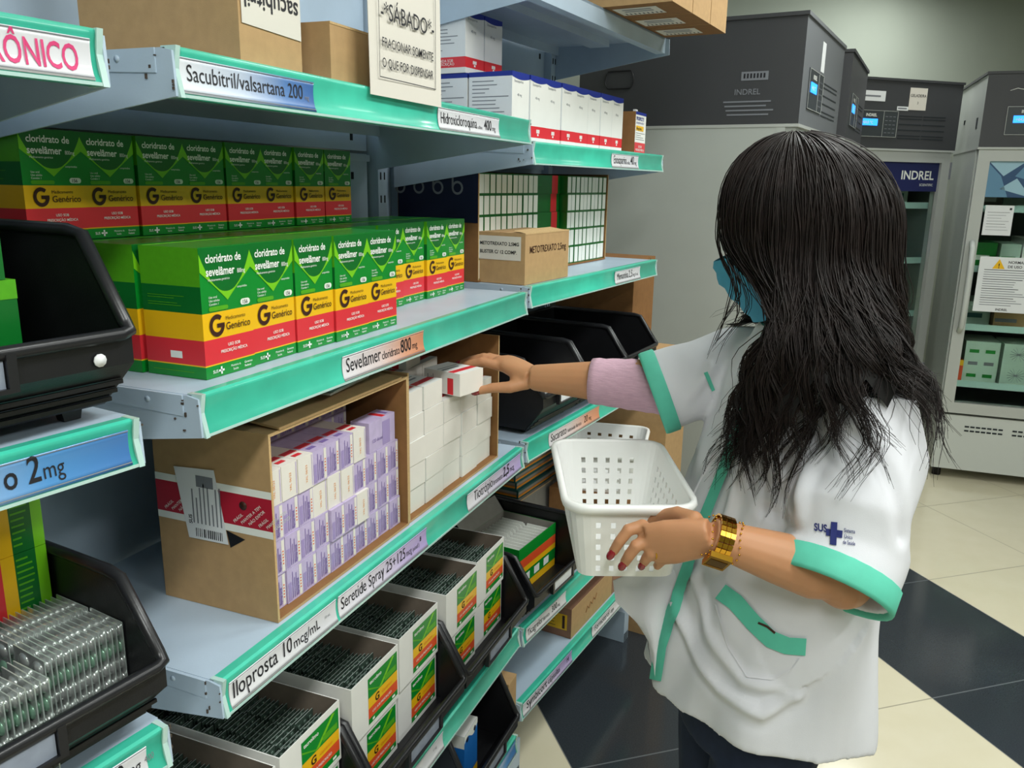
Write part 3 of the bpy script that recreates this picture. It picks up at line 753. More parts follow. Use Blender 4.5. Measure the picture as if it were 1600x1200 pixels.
# --- kraft boxes on the high middle shelf
k1 = empty('kraft_box', bay('B', 0.128, 0.018, 1.6215), 'tall kraft box with a handwritten paper upside down, on the high middle shelf', 'box', 'kraft boxes on the high middle shelf')
mb = closed_carton(0.113, 0.235, 0.35); mb.box(0.0, 0.113, -0.0008, 0, 0.0, 0.0012, 'kraft_edge'); obj('box_body', mb, k1)
mb = MB(); mb.add([(0.004, -0.0012, 0.044), (0.1115, -0.0012, 0.040), (0.1115, -0.0012, 0.22), (0.004, -0.0012, 0.22)], [(0, 1, 2, 3)], 'paper')
mb.text('sacubitril', (0.1075, -0.0016, 0.082), NX, NZ, 0.030, 'black_print', 0.012, wmax=0.098)
obj('paper_note', mb, k1, label='white paper with handwriting upside down')
obj('kraft_box', closed_carton(0.24, 0.19, 0.074), M=bay('B', 0.30, 0.016, 1.6215), label='low kraft box half hidden behind the Saturday notice', cat='box', group='kraft boxes on the high middle shelf')
mb = MB()
NWD, NHT = 0.205, 0.30
n_ = 8
vs = []; fs = []
for i in range(n_ + 1):
    zz = i / n_ * NHT; bow = -0.0075 + 0.004 * i / n_
    vs += [(0, bow, zz), (NWD, bow - 0.002, zz)]
for i in range(n_): fs.append((2 * i, 2 * i + 1, 2 * i + 3, 2 * i + 2))
mb.add(vs, fs, 'paper'); mb.add([(x, y + 0.0006, z) for x, y, z in vs], [f[::-1] for f in fs], 'paper')
e = -0.0102
for (x0, x1, z0, z1) in ((0.02, 0.185, 0.024, 0.0252), (0.02, 0.0212, 0.024, 0.26), (0.1838, 0.185, 0.024, 0.26)):
    mb.quad((x0, e - 0.0002, z0), X, Z, x1 - x0, z1 - z0, 'black_print')
mb.text('-*SÁBADO*-', (0.1025, e, 0.099), X, Z, 0.031, 'black_print', 0.004, 'CENTER', wmax=0.155)
mb.text('FRACIONAR SOMENTE', (0.1025, e, 0.064), X, Z, 0.0175, 'black_print', 0.004, 'CENTER', wmax=0.15)
mb.text('O QUE FOR DISPENSAR', (0.1025, e, 0.038), X, Z, 0.0175, 'black_print', 0.004, 'CENTER', wmax=0.15)
obj('paper_notice', mb, M=bay('B', 0.347, -0.006, 1.611), label='white printed notice reading SÁBADO taped to the high middle shelf', cat='notice')

# --- flat kraft boxes overhanging the topmost far shelf
def flat_kraft(w, d, h):
    mb = MB(); mb.box(0, w, 0, d, 0, h, 'kraft', bottom='kraft_dark')
    mb.quad((w * 0.22, d * 0.62, -0.0005), X, NY, w * 0.55, d * 0.42, 'paper')
    for k in range(2): mb.quad((w * 0.32 + k * w * 0.13, d * 0.55, -0.0009), X, NY, w * 0.06, d * 0.28, 'grey_print')
    for k in range(9): mb.quad((w * 0.62, d * 0.58 - k * 0.011, -0.0009), X, NY, w * 0.10, 0.004, 'black_print')
    return mb
FK = flat_kraft(0.148, 0.26, 0.17).mesh('kraft_box')
for k in range(3):
    obj('kraft_box', FK, M=bay('C', 0.362 + 0.153 * k, -0.168, 1.9055), label='kraft box overhanging the topmost far shelf, %s of three from the viewer' % ORD[k], cat='box', group='kraft boxes on the topmost far shelf')

# --- white, blue and red boxes on the far upper shelf
def injection_box(w, d, h):
    mb = MB()
    zs = [0, 0.09 * h, 0.26 * h, 0.93 * h, h]
    for i, (m1, m2) in enumerate((('white_card', 'white_card'), ('red', 'red'), ('white_card', 'paper_white'), ('blue_print', 'blue_print'))):
        z0, z1 = zs[i], zs[i + 1]
        v = [(0, 0, z0), (w, 0, z0), (w, d, z0), (0, d, z0), (0, 0, z1), (w, 0, z1), (w, d, z1), (0, d, z1)]
        mb.add(v, [(0, 1, 5, 4), (2, 3, 7, 6)], m1); mb.add(v, [(3, 0, 4, 7), (1, 2, 6, 5)], m2)
    mb.add([(0, 0, h), (w, 0, h), (w, d, h), (0, d, h), (0, 0, 0), (w, 0, 0), (w, d, 0), (0, d, 0)], [(0, 1, 2, 3), (7, 6, 5, 4)], 'blue_print')
    e = 0.0004
    xs = [i / 10 for i in range(11)]
    mb.strip([(x * w, (0.925 - 0.03 * math.sin(PI * x)) * h) for x in xs], [(x * w, 0.935 * h) for x in xs], (0, -e, 0), X, Z, 'blue_print')
    mb.text('Enoxaparina', (w * 0.12, -e, h * 0.85), X, Z, 0.008, 'grey_print', 0, wmax=w * 0.75)
    mb.text('40 mg', (w * 0.3, -e, h * 0.66), X, Z, 0.008, 'grey_print')
    for k in range(3): mb.quad((w * (0.40 + 0.07 * k), -e, h * 0.16), X, Z, w * 0.055, h * 0.055, 'white_print')
    mb.quad((w * 0.46, -e, h * 0.12), X, Z, w * 0.08, h * 0.03, 'white_print')
    for k in range(10): mb.quad((-e, d * 0.92, h * (0.86 - 0.055 * k)), NY, Z, d * random.uniform(0.3, 0.85), h * 0.012, 'grey_print')
    mb.text('VENDA SOB', (-e, d * 0.7, h * 0.18), NY, Z, 0.008, 'white_print'); mb.text('PRESCRIÇÃO', (-e, d * 0.7, h * 0.125), NY, Z, 0.008, 'white_print')
    return mb
INJ = injection_box(0.0765, 0.106, 0.142).mesh('injection_box'); INJ2 = injection_box(0.0765, 0.106, 0.126).mesh('injection_box')
GI = 'white injection boxes on the far upper shelf'
for k in range(8):
    obj('injection_box', INJ, M=bay('C', 0.006 + 0.0785 * k, 0.046 + random.uniform(-0.002, 0.002), 1.5835), label='white box with blue top and red band, %s along the front row' % ORD[k], cat='medicine box', group=GI)
for k in range(3):
    obj('injection_box', INJ, M=bay('C', 0.006 + 0.0785 * k, 0.158, 1.5835), label='white injection box behind the %s one of the front row' % ORD[k], cat='medicine box', group=GI)
for k in range(2):
    obj('injection_box', INJ2, M=bay('C', 0.004 + 0.081 * k, 0.162, 1.726), label='white injection box stacked in the upper tier, %s one' % ('left' if k == 0 else 'right'), cat='medicine box', group=GI)
obj('injection_box', INJ2, M=bay('C', 0.155, 0.262, 1.5835), label='white injection box against the back panel, only a sliver seen', cat='medicine box', group=GI)
mb = MB()
w_, d_, h_ = 0.098, 0.05, 0.112
mb.box(0, w_, 0, d_, 0, h_, 'white_card', near='kraft_dark', top='blue_print')
mb.quad((0, -0.0003, 0), X, Z, w_, h_ * 0.27, 'red'); mb.quad((0, -0.0003, h_ * 0.93), X, Z, w_, h_ * 0.07, 'blue_print')
mb.text('PROSPECTO', (0.006, -0.0006, h_ * 0.80), X, Z, 0.013, 'blue_print', 0.02, wmax=0.07)
mb.text('enoxaparina sódica', (0.006, -0.0006, h_ * 0.72), X, Z, 0.009, 'blue_print', 0, wmax=0.085)
mb.quad((0.006, -0.0005, h_ * 0.55), X, Z, 0.07, h_ * 0.12, 'yellow'); mb.text('40mg 0,4mL', (0.009, -0.0008, h_ * 0.575), X, Z, 0.010, 'black_print', 0.01, wmax=0.06)
for k in range(4): mb.quad((0.006, -0.0005, h_ * (0.49 - 0.05 * k)), X, Z, (0.085, 0.05, 0.07, 0.08)[k], 0.0012, 'grey_print')
mb.text('USO SOB', (w_ / 2, -0.0006, h_ * 0.15), X, Z, 0.008, 'white_print', 0.01, 'CENTER'); mb.text('PRESCRIÇÃO MÉDICA', (w_ / 2, -0.0006, h_ * 0.07), X, Z, 0.008, 'white_print', 0.01, 'CENTER', wmax=0.08)
mb.box(0.01, 0.03, 0.005, 0.012, h_, h_ + 0.006, 'white_card')
obj('injection_box', mb, M=bay('C', 0.665, 0.022, 1.5835, 0.06), label='single white box with yellow highlight standing apart at the far shelf end', cat='medicine box')

# --- methotrexate box
k3 = empty('kraft_box', bay('C', 0.012, 0.012, 1.2805), 'small kraft box with METOTREXATO label at the front of the far shelf', 'box')
mb = closed_carton(0.222, 0.128, 0.112); mb.add([(0, 0, 0.112), (0.2, 0.0, 0.112), (0.19, 0.035, 0.118), (0.01, 0.035, 0.1165)], [(0, 1, 2, 3), (3, 2, 1, 0)], 'kraft_edge')
mb.text('METOTREXATO 2,5mg', (0.02, -0.0008, 0.068), X, Z, 0.022, 'brown_print', 0.004, wmax=0.185)
obj('box_body', mb, k3)
mb = MB(); mb.quad((-0.0008, 0.118, 0.052), NY, Z, 0.108, 0.052, 'paper')
mb.text('METOTREXATO 2,5MG', (-0.0013, 0.114, 0.084), NY, Z, 0.0105, 'black_print', 0.02, wmax=0.099)
mb.text('BLISTER C/ 12 COMP.', (-0.0013, 0.114, 0.066), NY, Z, 0.0105, 'black_print', 0.02, wmax=0.094)
obj('label_card', mb, k3, label='white printed label on the near side')

# --- open carton with white-fronted green boxes
c3 = empty('cardboard_carton', bay('C', 0.0, 0.124, 1.2805), 'kraft carton with a dark blue printed side, open toward the aisle, full of green-edged boxes', 'carton')
GWD, GDP, GHT = 0.735, 0.218, 0.245
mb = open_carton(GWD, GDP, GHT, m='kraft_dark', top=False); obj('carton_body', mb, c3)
mb = MB(); mb.quad((-0.0008, 0.216, 0.13), NY, Z, 0.215, 0.112, 'blue_dark')
for k in range(4):
    for zz in (0.205, 0.138):
        cy = 0.21 - 0.052 * k
        lo = [(cy * -1 + math.cos(a) * 0.010, zz + math.sin(a) * 0.010) for a in [2 * PI * i / 16 for i in range(17)]]
        hi = [(cy * -1 + math.cos(a) * 0.015, zz + math.sin(a) * 0.015) for a in [2 * PI * i / 16 for i in range(17)]]
        if zz > 0.15: mb.strip(hi, lo, (-0.0013, 0, 0), NY, Z, 'grey_print'); mb.quad((-0.0013, cy + 0.015, zz), NY, Z, 0.005, 0.026, 'grey_print')
obj('printed_panel', mb, c3)
gw, gh, gd = 0.0262, 0.0468, 0.08
def edge_box(w, d, h):
    mb = MB(); mb.box(0, w, 0, d, 0, h, 'green_deep')
    mb.quad((0.0028, -0.0003, 0.003), X, Z, w - 0.0044, h - 0.0055, 'white_print')
    return mb
GE = edge_box(gw - 0.0005, gd, gh - 0.0004).mesh('small_medicine_box')
GG = 'green-edged white boxes in the far carton'
for c in range(11):
    for r in range(5):
        obj('small_medicine_box', GE, M=bay('C', 0.006 + c * gw, 0.128 + random.uniform(0, 0.003), 1.2848 + r * gh), label='green-edged white box left of the dark green stack, column %d, %s row up' % (c + 1, ORD[r]), cat='small box', group=GG)
for c in range(10):
    for r in range(5):
        obj('small_medicine_box', GE, M=bay('C', 0.468 + c * gw, 0.128 + random.uniform(0, 0.003), 1.2848 + r * gh), label='green-edged white box right of the dark green stack, column %d, %s row up' % (c + 1, ORD[r]), cat='small box', group=GG)
mb = MB(); mb.box(0, 0.165, 0, 0.07, 0, gh - 0.0004, 'green_deep'); mb.quad((0.115, -0.0003, 0), X, Z, 0.035, gh - 0.0004, 'red')
mb.text('comprimidos', (0.01, -0.0004, 0.02), X, Z, 0.009, 'green', 0.0)
GL = mb.mesh('small_medicine_box')
for r in range(5):
    obj('small_medicine_box', GL, M=bay('C', 0.299, 0.15 + 0.003 * (r % 2), 1.2848 + r * gh), label='dark green box with red stripe lying sideways in the far carton, %s from the bottom' % ORD[r], cat='small box', group='sideways green boxes in the far carton')

# ================================================================== BLACK PICKING BINS
def make_bin(w, d, h, lip, label, M, group, card=True):
    """open-fronted stacking bin; origin at the front foot, near side; the lip juts 4 cm past the feet"""
    e = empty('storage_bin', M, label, 'bin', group)
    t = 0.004; f = 0.0; fl = -0.045; ft = 0.012
    mb = MB()
    side = [(f + 0.004, 0.012), (fl, lip - 0.030), (fl, lip), (ft, h), (d, h), (d - 0.01, 0.012)]
    mb.prism(side, 'x', 0, t, 'black_plastic'); mb.prism(side, 'x', w - t, w, 'black_plastic')
    mb.box(t, w - t, f, d - 0.01, 0.012, 0.017, 'black_plastic')
    mb.prism([(d - t - 0.01, 0.012), (d - 0.01, 0.012), (d, h), (d - t, h)], 'x', t, w - t, 'black_plastic')
    mb.prism([(f, 0.012), (fl, lip - 0.030), (fl, lip), (fl + t, lip), (fl + t, lip - 0.028), (f + t, 0.014)], 'x', t, w - t, 'black_plastic')
    for k in range(3): mb.box(t, w - t, f - 0.012 - 0.010 * k, f - 0.009 - 0.010 * k, 0.017 + 0.010 * k, 0.021 + 0.010 * k, 'black_plastic')
    obj('bin_body', mb, e)
    mb = MB()
    r = 0.0065
    path = [(0.002, d, h), (0.002, ft + 0.02, h), (0.002, ft, h - 0.003), (0.002, fl + 0.006, lip + 0.008), (0.002, fl, lip), (0.012, fl - 0.002, lip - 0.002),
            (w - 0.012, fl - 0.002, lip - 0.002), (w - 0.002, fl, lip), (w - 0.002, fl + 0.006, lip + 0.008), (w - 0.002, ft, h - 0.003), (w - 0.002, ft + 0.02, h), (w - 0.002, d, h)]
    mb.tube(path, r, 'black_rim', 8, closed=True)
    obj('rim', mb, e)
    for (x, y) in ((0.03, 0.012), (w - 0.03, 0.012), (0.03, d - 0.04), (w - 0.03, d - 0.04)):
        mb = MB(); mb.prism([(x - 0.008, 0), (x + 0.008, 0), (x + 0.011, 0.013), (x - 0.011, 0.013)], 'y', y, y + 0.012, 'black_plastic')
        obj('foot', mb, e)
    if card:
        mb = MB()
        x0, x1 = w * 0.30, w * 0.64
        for (a, b, z0, z1) in ((x0 - 0.008, x0, lip - 0.034, lip - 0.002), (x1, x1 + 0.008, lip - 0.034, lip - 0.002), (x0, x1, lip - 0.034, lip - 0.030)):
            mb.box(a, b, fl - 0.009, fl, z0, z1, 'black_rim')
        hd = obj('label_holder', mb, e)
        mb = MB(); mb.box(x0 + 0.001, x1 - 0.001, fl - 0.005, fl - 0.001, lip - 0.030, lip - 0.006, 'paper_white' if card == 'white' else 'holder_card'); obj('label_card', mb, hd)
    return e
GBN = 'black picking bins'
H_ = 0.172
bA2 = make_bin(0.33, 0.31, 0.176, 0.088, 'black bin at the left edge, beside the green boxes, holding stacked green packs', bay('A', -0.337, 0.024, 1.2732), GBN)
mb = MB(); mb.tube([(0.295, -0.0465, 0.066), (0.295, -0.048, 0.066)], 0.006, 'paper_white', 10); obj('sticker_scrap', mb, bA2)
bA3 = make_bin(0.33, 0.31, 0.168, 0.088, 'black bin at the lower left, full of silver blister packs', bay('A', -0.338, 0.018, 0.9352), GBN)
for k, (u0, lab) in enumerate(((-0.032, 'near left'), (0.303, 'middle'), (0.638, 'right'))):
    make_bin(0.326, 0.31, H_, 0.072, 'black bin of white cartons on the low middle shelf, %s one of three' % lab, bay('B', u0, 0.022, 0.4922), GBN)
for k, (u0, lab) in enumerate(((0.05, 'near'), (0.309, 'middle'), (0.568, 'farthest'))):
    make_bin(0.254, 0.31, 0.182, 0.10, 'large black bin behind the outstretched arm, %s of three' % lab, bay('C', u0, 0.022, 0.9252), GBN, 'white')
make_bin(0.312, 0.25, 0.172, 0.085, 'black bin holding the open green box of white strips', bay('C', 0.02, 0.016, 0.4552), GBN, 'white')
make_bin(0.27, 0.31, 0.20, 0.082, 'black bin with a blue and white box, near the floor', bay('B', 0.655, 0.022, 0.2052), GBN)

obj('kraft_box', closed_carton(0.19, 0.27, 0.29, 'kraft_dark', False), M=bay('C', 0.872, 0.08, 0.9803), label='dark kraft carton stacked on the tall floor carton, beyond the large black bins', cat='carton')
# packs in the near bin
mb = MB()
w_, d_, h_ = 0.10, 0.16, 0.118
mb.box(0, w_, 0, d_, 0, h_, 'green_deep'); mb.box(-0.0004, w_ + 0.0004, -0.0004, d_, h_ * 0.86, h_ + 0.0003, 'lime_soft')
mb.text('tacrolimo', (w_ * 0.42, -0.0006, 0.012), Z, NX, 0.017, 'white_print', 0.01, wmax=0.09); mb.text('1 mg', (w_ * 0.72, -0.0006, 0.078), Z, NX, 0.010, 'white_print')
TC = mb.mesh('medicine_box')
obj('medicine_box', TC, M=bay('A', -0.170, 0.045, 1.2908), label='lower green pack in the near left bin, lettered upward', cat='medicine box', group='green packs in the near left bin')
mb = MB(); mb.box(0, 0.1, 0, 0.15, 0, 0.05, 'green_deep'); mb.box(-0.0004, 0.1004, -0.0004, 0.15, 0.041, 0.0503, 'lime_soft')
mb.text('tacrolimo', (0.02, -0.0006, 0.015), X, Z, 0.014, 'white_print', 0.01, wmax=0.07)
obj('medicine_box', mb, M=bay('A', -0.178, 0.045, 1.4096), label='upper green pack in the near left bin, resting on the lettered pack', cat='medicine box', group='green packs in the near left bin')
mb = MB(); mb.box(0, 0.085, 0, 0.1, 0, 0.002, 'foil'); 
for i in range(12): mb.box(0.002 + i * 0.007, 0.006 + i * 0.007, 0, 0.1, 0.002, 0.022, 'foil')
obj('blister_bundle', mb, M=bay('A', -0.172, 0.05, 1.4604), label='grey bundle of foil strips on the upper green pack, left edge', cat='blister packs')

# silver blisters in the lower left bin
def blister(L, Wd):
    mb = MB(); mb.box(0, 0.0012, 0, Wd, 0, L, 'foil', top='blister_edge', front='blister_edge')
    for i in range(5):
        for j in range(2):
            mb.ball((0.0012, Wd * (0.22 + 0.46 * j), L * (0.12 + 0.19 * i)), 0.0046, 0.0095, 0.0085, 'foil_print' if (i + j) % 3 == 0 else 'foil', 10, 6)
    return mb
BL = blister(0.098, 0.055).mesh('blister_pack')
GBL = 'silver blister packs in the lower left bin'
k = 0
for i in range(14):
    o = obj('blister_pack', BL, M=bay('A', -0.098 + i * 0.0064, 0.028 + random.uniform(-0.002, 0.002), 0.9535, random.uniform(-0.04, 0.04)), label='silver blister pack in the right cluster of the lower left bin, %s from left' % ORD[i], cat='blister pack', group=GBL)
for i in range(14):
    o = obj('blister_pack', BL, M=bay('A', -0.20 + i * 0.0068, -0.002 + random.uniform(-0.002, 0.002), 0.9535, random.uniform(-0.05, 0.05)), label='silver blister pack in the left cluster of the lower left bin, %s from left' % ORD[i], cat='blister pack', group=GBL)
for i in range(14):
    o = obj('blister_pack', BL, M=bay('A', -0.098 + i * 0.0064, 0.086, 0.9535), label='silver blister pack in the rear rank of the lower left bin, %s from left' % ORD[i], cat='blister pack', group=GBL)
sb = MB(); zz = [0, 0.09, 0.30, 0.50, 0.83, 1.0]
for i, m in enumerate(('green', 'red', 'yellow', 'green_side', 'lime')): sb.box(0, 0.079, 0, 0.10, zz[i] * 0.069, zz[i + 1] * 0.069, m)
for k in range(10): sb.quad((0.006 + 0.007 * k, -0.0004, 0.036), X, Z, 0.0022, random.uniform(0.009, 0.018), 'lime_soft')
SB = sb.mesh('medicine_box')
for k in range(3):
    # lying on its side: its top points along the shelf
    o = obj('medicine_box', SB, label='banded box lying on its side in the lower left bin, %s of the stack' % ('bottom', 'middle', 'top')[k], cat='medicine box', group='boxes on their side in the lower left bin')
    o.matrix_world = bay('A', -0.0855, 0.146, 0.953 + 0.0795 * (k + 1) - 0.0005, 0) @ Matrix.Rotation(math.radians(90), 4, 'Y')

# white tray cartons with blisters
def tray(w, d, h, open_top=True):
    mb = MB(); t = 0.0018
    if open_top:
        mb.box(0, w, 0, t, 0, h, 'white_card', back='brown_inside'); mb.box(0, w, d - t, d, 0, h, 'white_card', front='brown_inside')
        mb.box(0, t, t, d - t, 0, h, 'white_card', far='brown_inside'); mb.box(w - t, w, t, d - t, 0, h + 0.0, 'white_card', near='brown_inside')
        mb.box(t, w - t, t, d - t, 0, t, 'brown_inside')
    else: mb.box(0, w, 0, d, 0, h, 'white_card')
    e = 0.0004
    x0, x1, z0, z1 = w * 0.33, w * 0.97, h * 0.07, h * 0.90
    W_ = x1 - x0; Hh = z1 - z0
    def band(a, b, m, ee): mb.quad((x0, -ee, z0 + a * Hh), X, Z, W_, (b - a) * Hh, m)
    band(0, 0.14, 'green', e); band(0.14, 0.36, 'red_orange', e); band(0.36, 0.58, 'yellow', e); band(0.58, 1.0, 'green', e); band(0, 0.02, 'white_print', 1.5 * e)
    mb.add([(x0 + W_ * 0.35, -1.6 * e, z0 + Hh * 0.6), (x0 + W_ * 0.45, -1.6 * e, z0 + Hh * 0.6), (x0 + W_ * 0.9, -1.6 * e, z0 + Hh * 0.97), (x0 + W_ * 0.82, -1.6 * e, z0 + Hh * 0.99)], [(0, 1, 2, 3)], 'lime')
    mb.add([(x0, -1.5 * e, z0 + Hh * 0.78), (x0 + W_ * 0.35, -1.5 * e, z0 + Hh * 0.6), (x0 + W_ * 0.4, -1.5 * e, z0 + Hh * 0.6), (x0, -1.5 * e, z0 + Hh * 0.82)], [(0, 1, 2, 3)], 'lime_soft')
    mb.quad((x0 + W_ * 0.55, -1.8 * e, z0 + Hh * 0.62), X, Z, W_ * 0.4, Hh * 0.12, 'lime_soft')
    mb.text('tacrolimo', (x0 + W_ * 0.05, -2 * e, z0 + Hh * 0.86), X, Z, Hh * 0.11, 'white_print', 0.02, wmax=W_ * 0.5)
    mb.text('G', (x0 + W_ * 0.22, -2 * e, z0 + Hh * 0.385), X, Z, Hh * 0.22, 'brown_print', 0.03); mb.text('Genérico', (x0 + W_ * 0.45, -2 * e, z0 + Hh * 0.42), X, Z, Hh * 0.10, 'orange', 0.01)
    mb.text('USO SOB PRESCRIÇÃO', (x0 + W_ * 0.12, -2 * e, z0 + Hh * 0.22), X, Z, Hh * 0.07, 'white_print', 0.01, wmax=W_ * 0.75)
    mb.quad((x0 + W_ * 0.12, -2 * e, z0 + Hh * 0.05), X, Z, W_ * 0.07, Hh * 0.05, 'white_print'); mb.quad((x0 + W_ * 0.8, -2 * e, z0 + Hh * 0.05), X, Z, W_ * 0.1, Hh * 0.05, 'white_print')
    return mb
TW, TD, TH = 0.147, 0.285, 0.104
TO = tray(TW, TD, TH).mesh('tray_carton'); TCL = tray(TW, TD, TH, False).mesh('tray_carton')
mb = MB()
for i in range(34):
    yy = 0.006 + i * 0.0081
    hh = 0.072 + random.uniform(-0.004, 0.005)
    for q in range(3):
        x0 = 0.004 + q * 0.0468
        mb.box(x0, x0 + 0.0445, yy, yy + 0.0013, 0.002, hh + random.uniform(-0.003, 0.003), 'blister_dark', top='blister_edge')
        for b in range(3):
            mb.ball((x0 + 0.008 + b * 0.014, yy - 0.001, hh - 0.008), 0.005, 0.0032, 0.006, 'blister_dark', 6, 4)
BLT = mb.mesh('blister_strips')
us = [-0.022, 0.139, 0.313, 0.472, 0.648, 0.802]
for k, u0 in enumerate(us):
    jj = 0.004 * (k % 2)
    obj('tray_carton', TCL, M=bay('B', u0, 0.030 + jj, 0.5094), label='white carton with green label under an open one, %s along the low middle shelf' % ORD[k], cat='carton', group='lower white cartons in the bins')
    obj('tray_carton', TO, M=bay('B', u0 + 0.001, 0.026 + jj, 0.5094 + TH + 0.0003), label='open white carton of dark blister strips, %s from the left on the low middle shelf' % ORD[k], cat='carton', group='open white cartons in the bins')
    obj('blister_strips', BLT, M=bay('B', u0 + 0.001 + 0.0012, 0.026 + jj + 0.001, 0.5094 + TH + 0.0003), label='dark green blister strips packed upright in the %s open white carton' % ORD[k], cat='blister strips', group='blister strips in the white cartons', kind='stuff')

# the open green box of white strips
gb = empty('strip_box', bay('C', 0.112, 0.064, 0.4722), 'open green box with orange and yellow bands, full of white strips, in a black bin', 'box')
mb = MB(); w_, d_, h_, t = 0.21, 0.165, 0.125, 0.002
for (a, b, m) in ((0, 0.16, 'yellow'), (0.16, 0.42, 'green'), (0.42, 0.54, 'yellow'), (0.54, 0.74, 'red_orange'), (0.74, 1.0, 'green')):
    z0, z1 = a * h_, b * h_
    mb.box(0, w_, 0, t, z0, z1, m, back='grey_card'); mb.box(0, w_, d_ - t, d_, z0, z1, m, front='grey_card'); mb.box(0, t, t, d_ - t, z0, z1, m, far='grey_card'); mb.box(w_ - t, w_, t, d_ - t, z0, z1, m, near='grey_card')
mb.box(t, w_ - t, t, d_ - t, 0, t, 'grey_card')
for k in range(3): mb.quad((0.03 + 0.055 * k, -0.0004, h_ * 0.2), X, Z, 0.03, h_ * 0.17, 'white_print')
obj('box_body', mb, gb)
mb = MB(); mb.box(0, w_ , 0, 0.0015, 0, 0.05, 'grey_card'); obj('raised_flap', mb, gb, M=Matrix.Translation((0, d_ - 0.0015, h_)) @ Matrix.Rotation(math.radians(-38), 4, 'X'))
mb = MB(); mb.box(0, 0.0026, 0, 0.074, 0, 0.1, 'white_card'); mb.prism([(0.0, 0.1), (0.074, 0.1), (0.070, 0.112), (0.004, 0.112)], 'x', 0.0, 0.0012, 'white_print')
WS = mb.mesh('white_strip')
for r in range(2):
    for i in range(22):
        obj('white_strip', WS, M=bay('C', 0.118 + i * 0.0090, 0.070 + r * 0.079, 0.4745 - 0.007 * (i % 2)), label='white strip standing in the green box, %s rank, %s from the left' % (('front', 'back')[r], ORD[i]), cat='strip', group='white strips in the green box')

# striped flat boxes and grey carton behind
obj('grey_carton', closed_carton(0.27, 0.165, 0.17, 'grey_card'), M=bay('C', 0.345, 0.190, 0.4552), label='grey carton under the long stack of teal and yellow boxes', cat='carton')
def striped(w, d, h):
    mb = MB(); mb.box(0, w, 0, d, 0, h, 'teal_dark')
    for (a, b, m) in ((0.16, 0.36, 'orange'), (0.36, 0.5, 'kraft_red'), (0.5, 0.78, 'grey_card')):
        mb.quad((0, -0.0003, a * h), X, Z, w * 0.96, (b - a) * h, m); mb.quad((-0.0003, d, a * h), NY, Z, d * 0.96, (b - a) * h, m)
    mb.quad((w * 0.93, -0.0004, 0.16 * h), X, Z, w * 0.03, 0.7 * h, 'yellow')
    return mb
ST = striped(0.27, 0.14, 0.0255).mesh('flat_box'); ST2 = striped(0.24, 0.085, 0.0255).mesh('flat_box')
for k in range(9):
    obj('flat_box', ST, M=bay('C', 0.345 + random.uniform(-0.008, 0.008), 0.20 + random.uniform(-0.004, 0.004), 0.6262 + 0.0258 * k), label='flat teal and yellow box on the grey carton, %s from the bottom' % ORD[k], cat='flat box', group='flat striped boxes on the grey carton')
for k in range(11):
    obj('flat_box', ST2, M=bay('C', 0.09, 0.2745 + random.uniform(-0.003, 0.003), 0.4552 + 0.0258 * k), label='flat teal and yellow box behind the bin of white strips, %s from the bottom' % ORD[k], cat='flat box', group='flat striped boxes behind the strip bin')
obj('kraft_box', closed_carton(0.19, 0.40, 0.98, 'kraft'), M=bay('C', 0.872, -0.055, 0.0), label='tall kraft carton standing on the floor at the far end of the shelves', cat='carton')
# a lid flap of that carton, and the plain box beneath the second basket
obj('kraft_box', closed_carton(0.30, 0.19, 0.165, 'kraft_dark'), M=bay('C', 0.505, -0.015, 0.4552), label='low kraft box under the white basket that stands on the shelf', cat='box')

# kraft boxes on the lowest far shelf
k5 = empty('kraft_box', bay('C', 0.335, 0.012, 0.2505), 'reddish kraft box with a yellow label on the lowest far shelf', 'box')
mb = MB(); mb.box(0, 0.30, 0, 0.2, 0, 0.088, 'kraft', top='kraft_red', near='kraft_red')
mb.box(0.002, 0.298, 0.03, 0.0315, 0.088, 0.0888, 'kraft_dark'); mb.box(0.0, 0.30, 0.0, 0.028, 0.088, 0.0905, 'kraft_red', front='kraft_edge')
mb.tube([(0.10 + 0.011 * i, -0.0006, 0.035 + 0.014 * (i % 2) + 0.002 * i) for i in range(8)], 0.0012, 'kraft_dark', 5)
obj('box_body', mb, k5)
mb = MB(); mb.quad((-0.0006, 0.118, 0.022), NY, Z, 0.105, 0.048, 'yellow')
for k in range(4): mb.quad((-0.001, 0.11, 0.03 + 0.01 * k), NY, Z, random.uniform(0.04, 0.07), 0.0015, 'brown_print')
mb.quad((-0.001, 0.028, 0.026), NY, Z, 0.008, 0.04, 'brown_print')
obj('yellow_label', mb, k5, label='yellow sticker with dark print')
obj('kraft_box', closed_carton(0.17, 0.2, 0.09, 'kraft_red'), M=bay('C', 0.638, 0.012, 0.2505), label='reddish kraft box farther along the lowest far shelf, behind the yellow-labelled one', cat='box')
mb = MB(); mb.box(0, 0.07, 0, 0.05, 0, 0.02, 'red', front='pink_print'); 
for k in range(4): obj('small_red_box', mb.mesh('small_red_box'), M=bay('C', 0.42 + 0.074 * k, 0.075, 0.340), label='small red box lying on the reddish kraft box, %s from the viewer' % ORD[k], cat='small box', group='small red boxes')

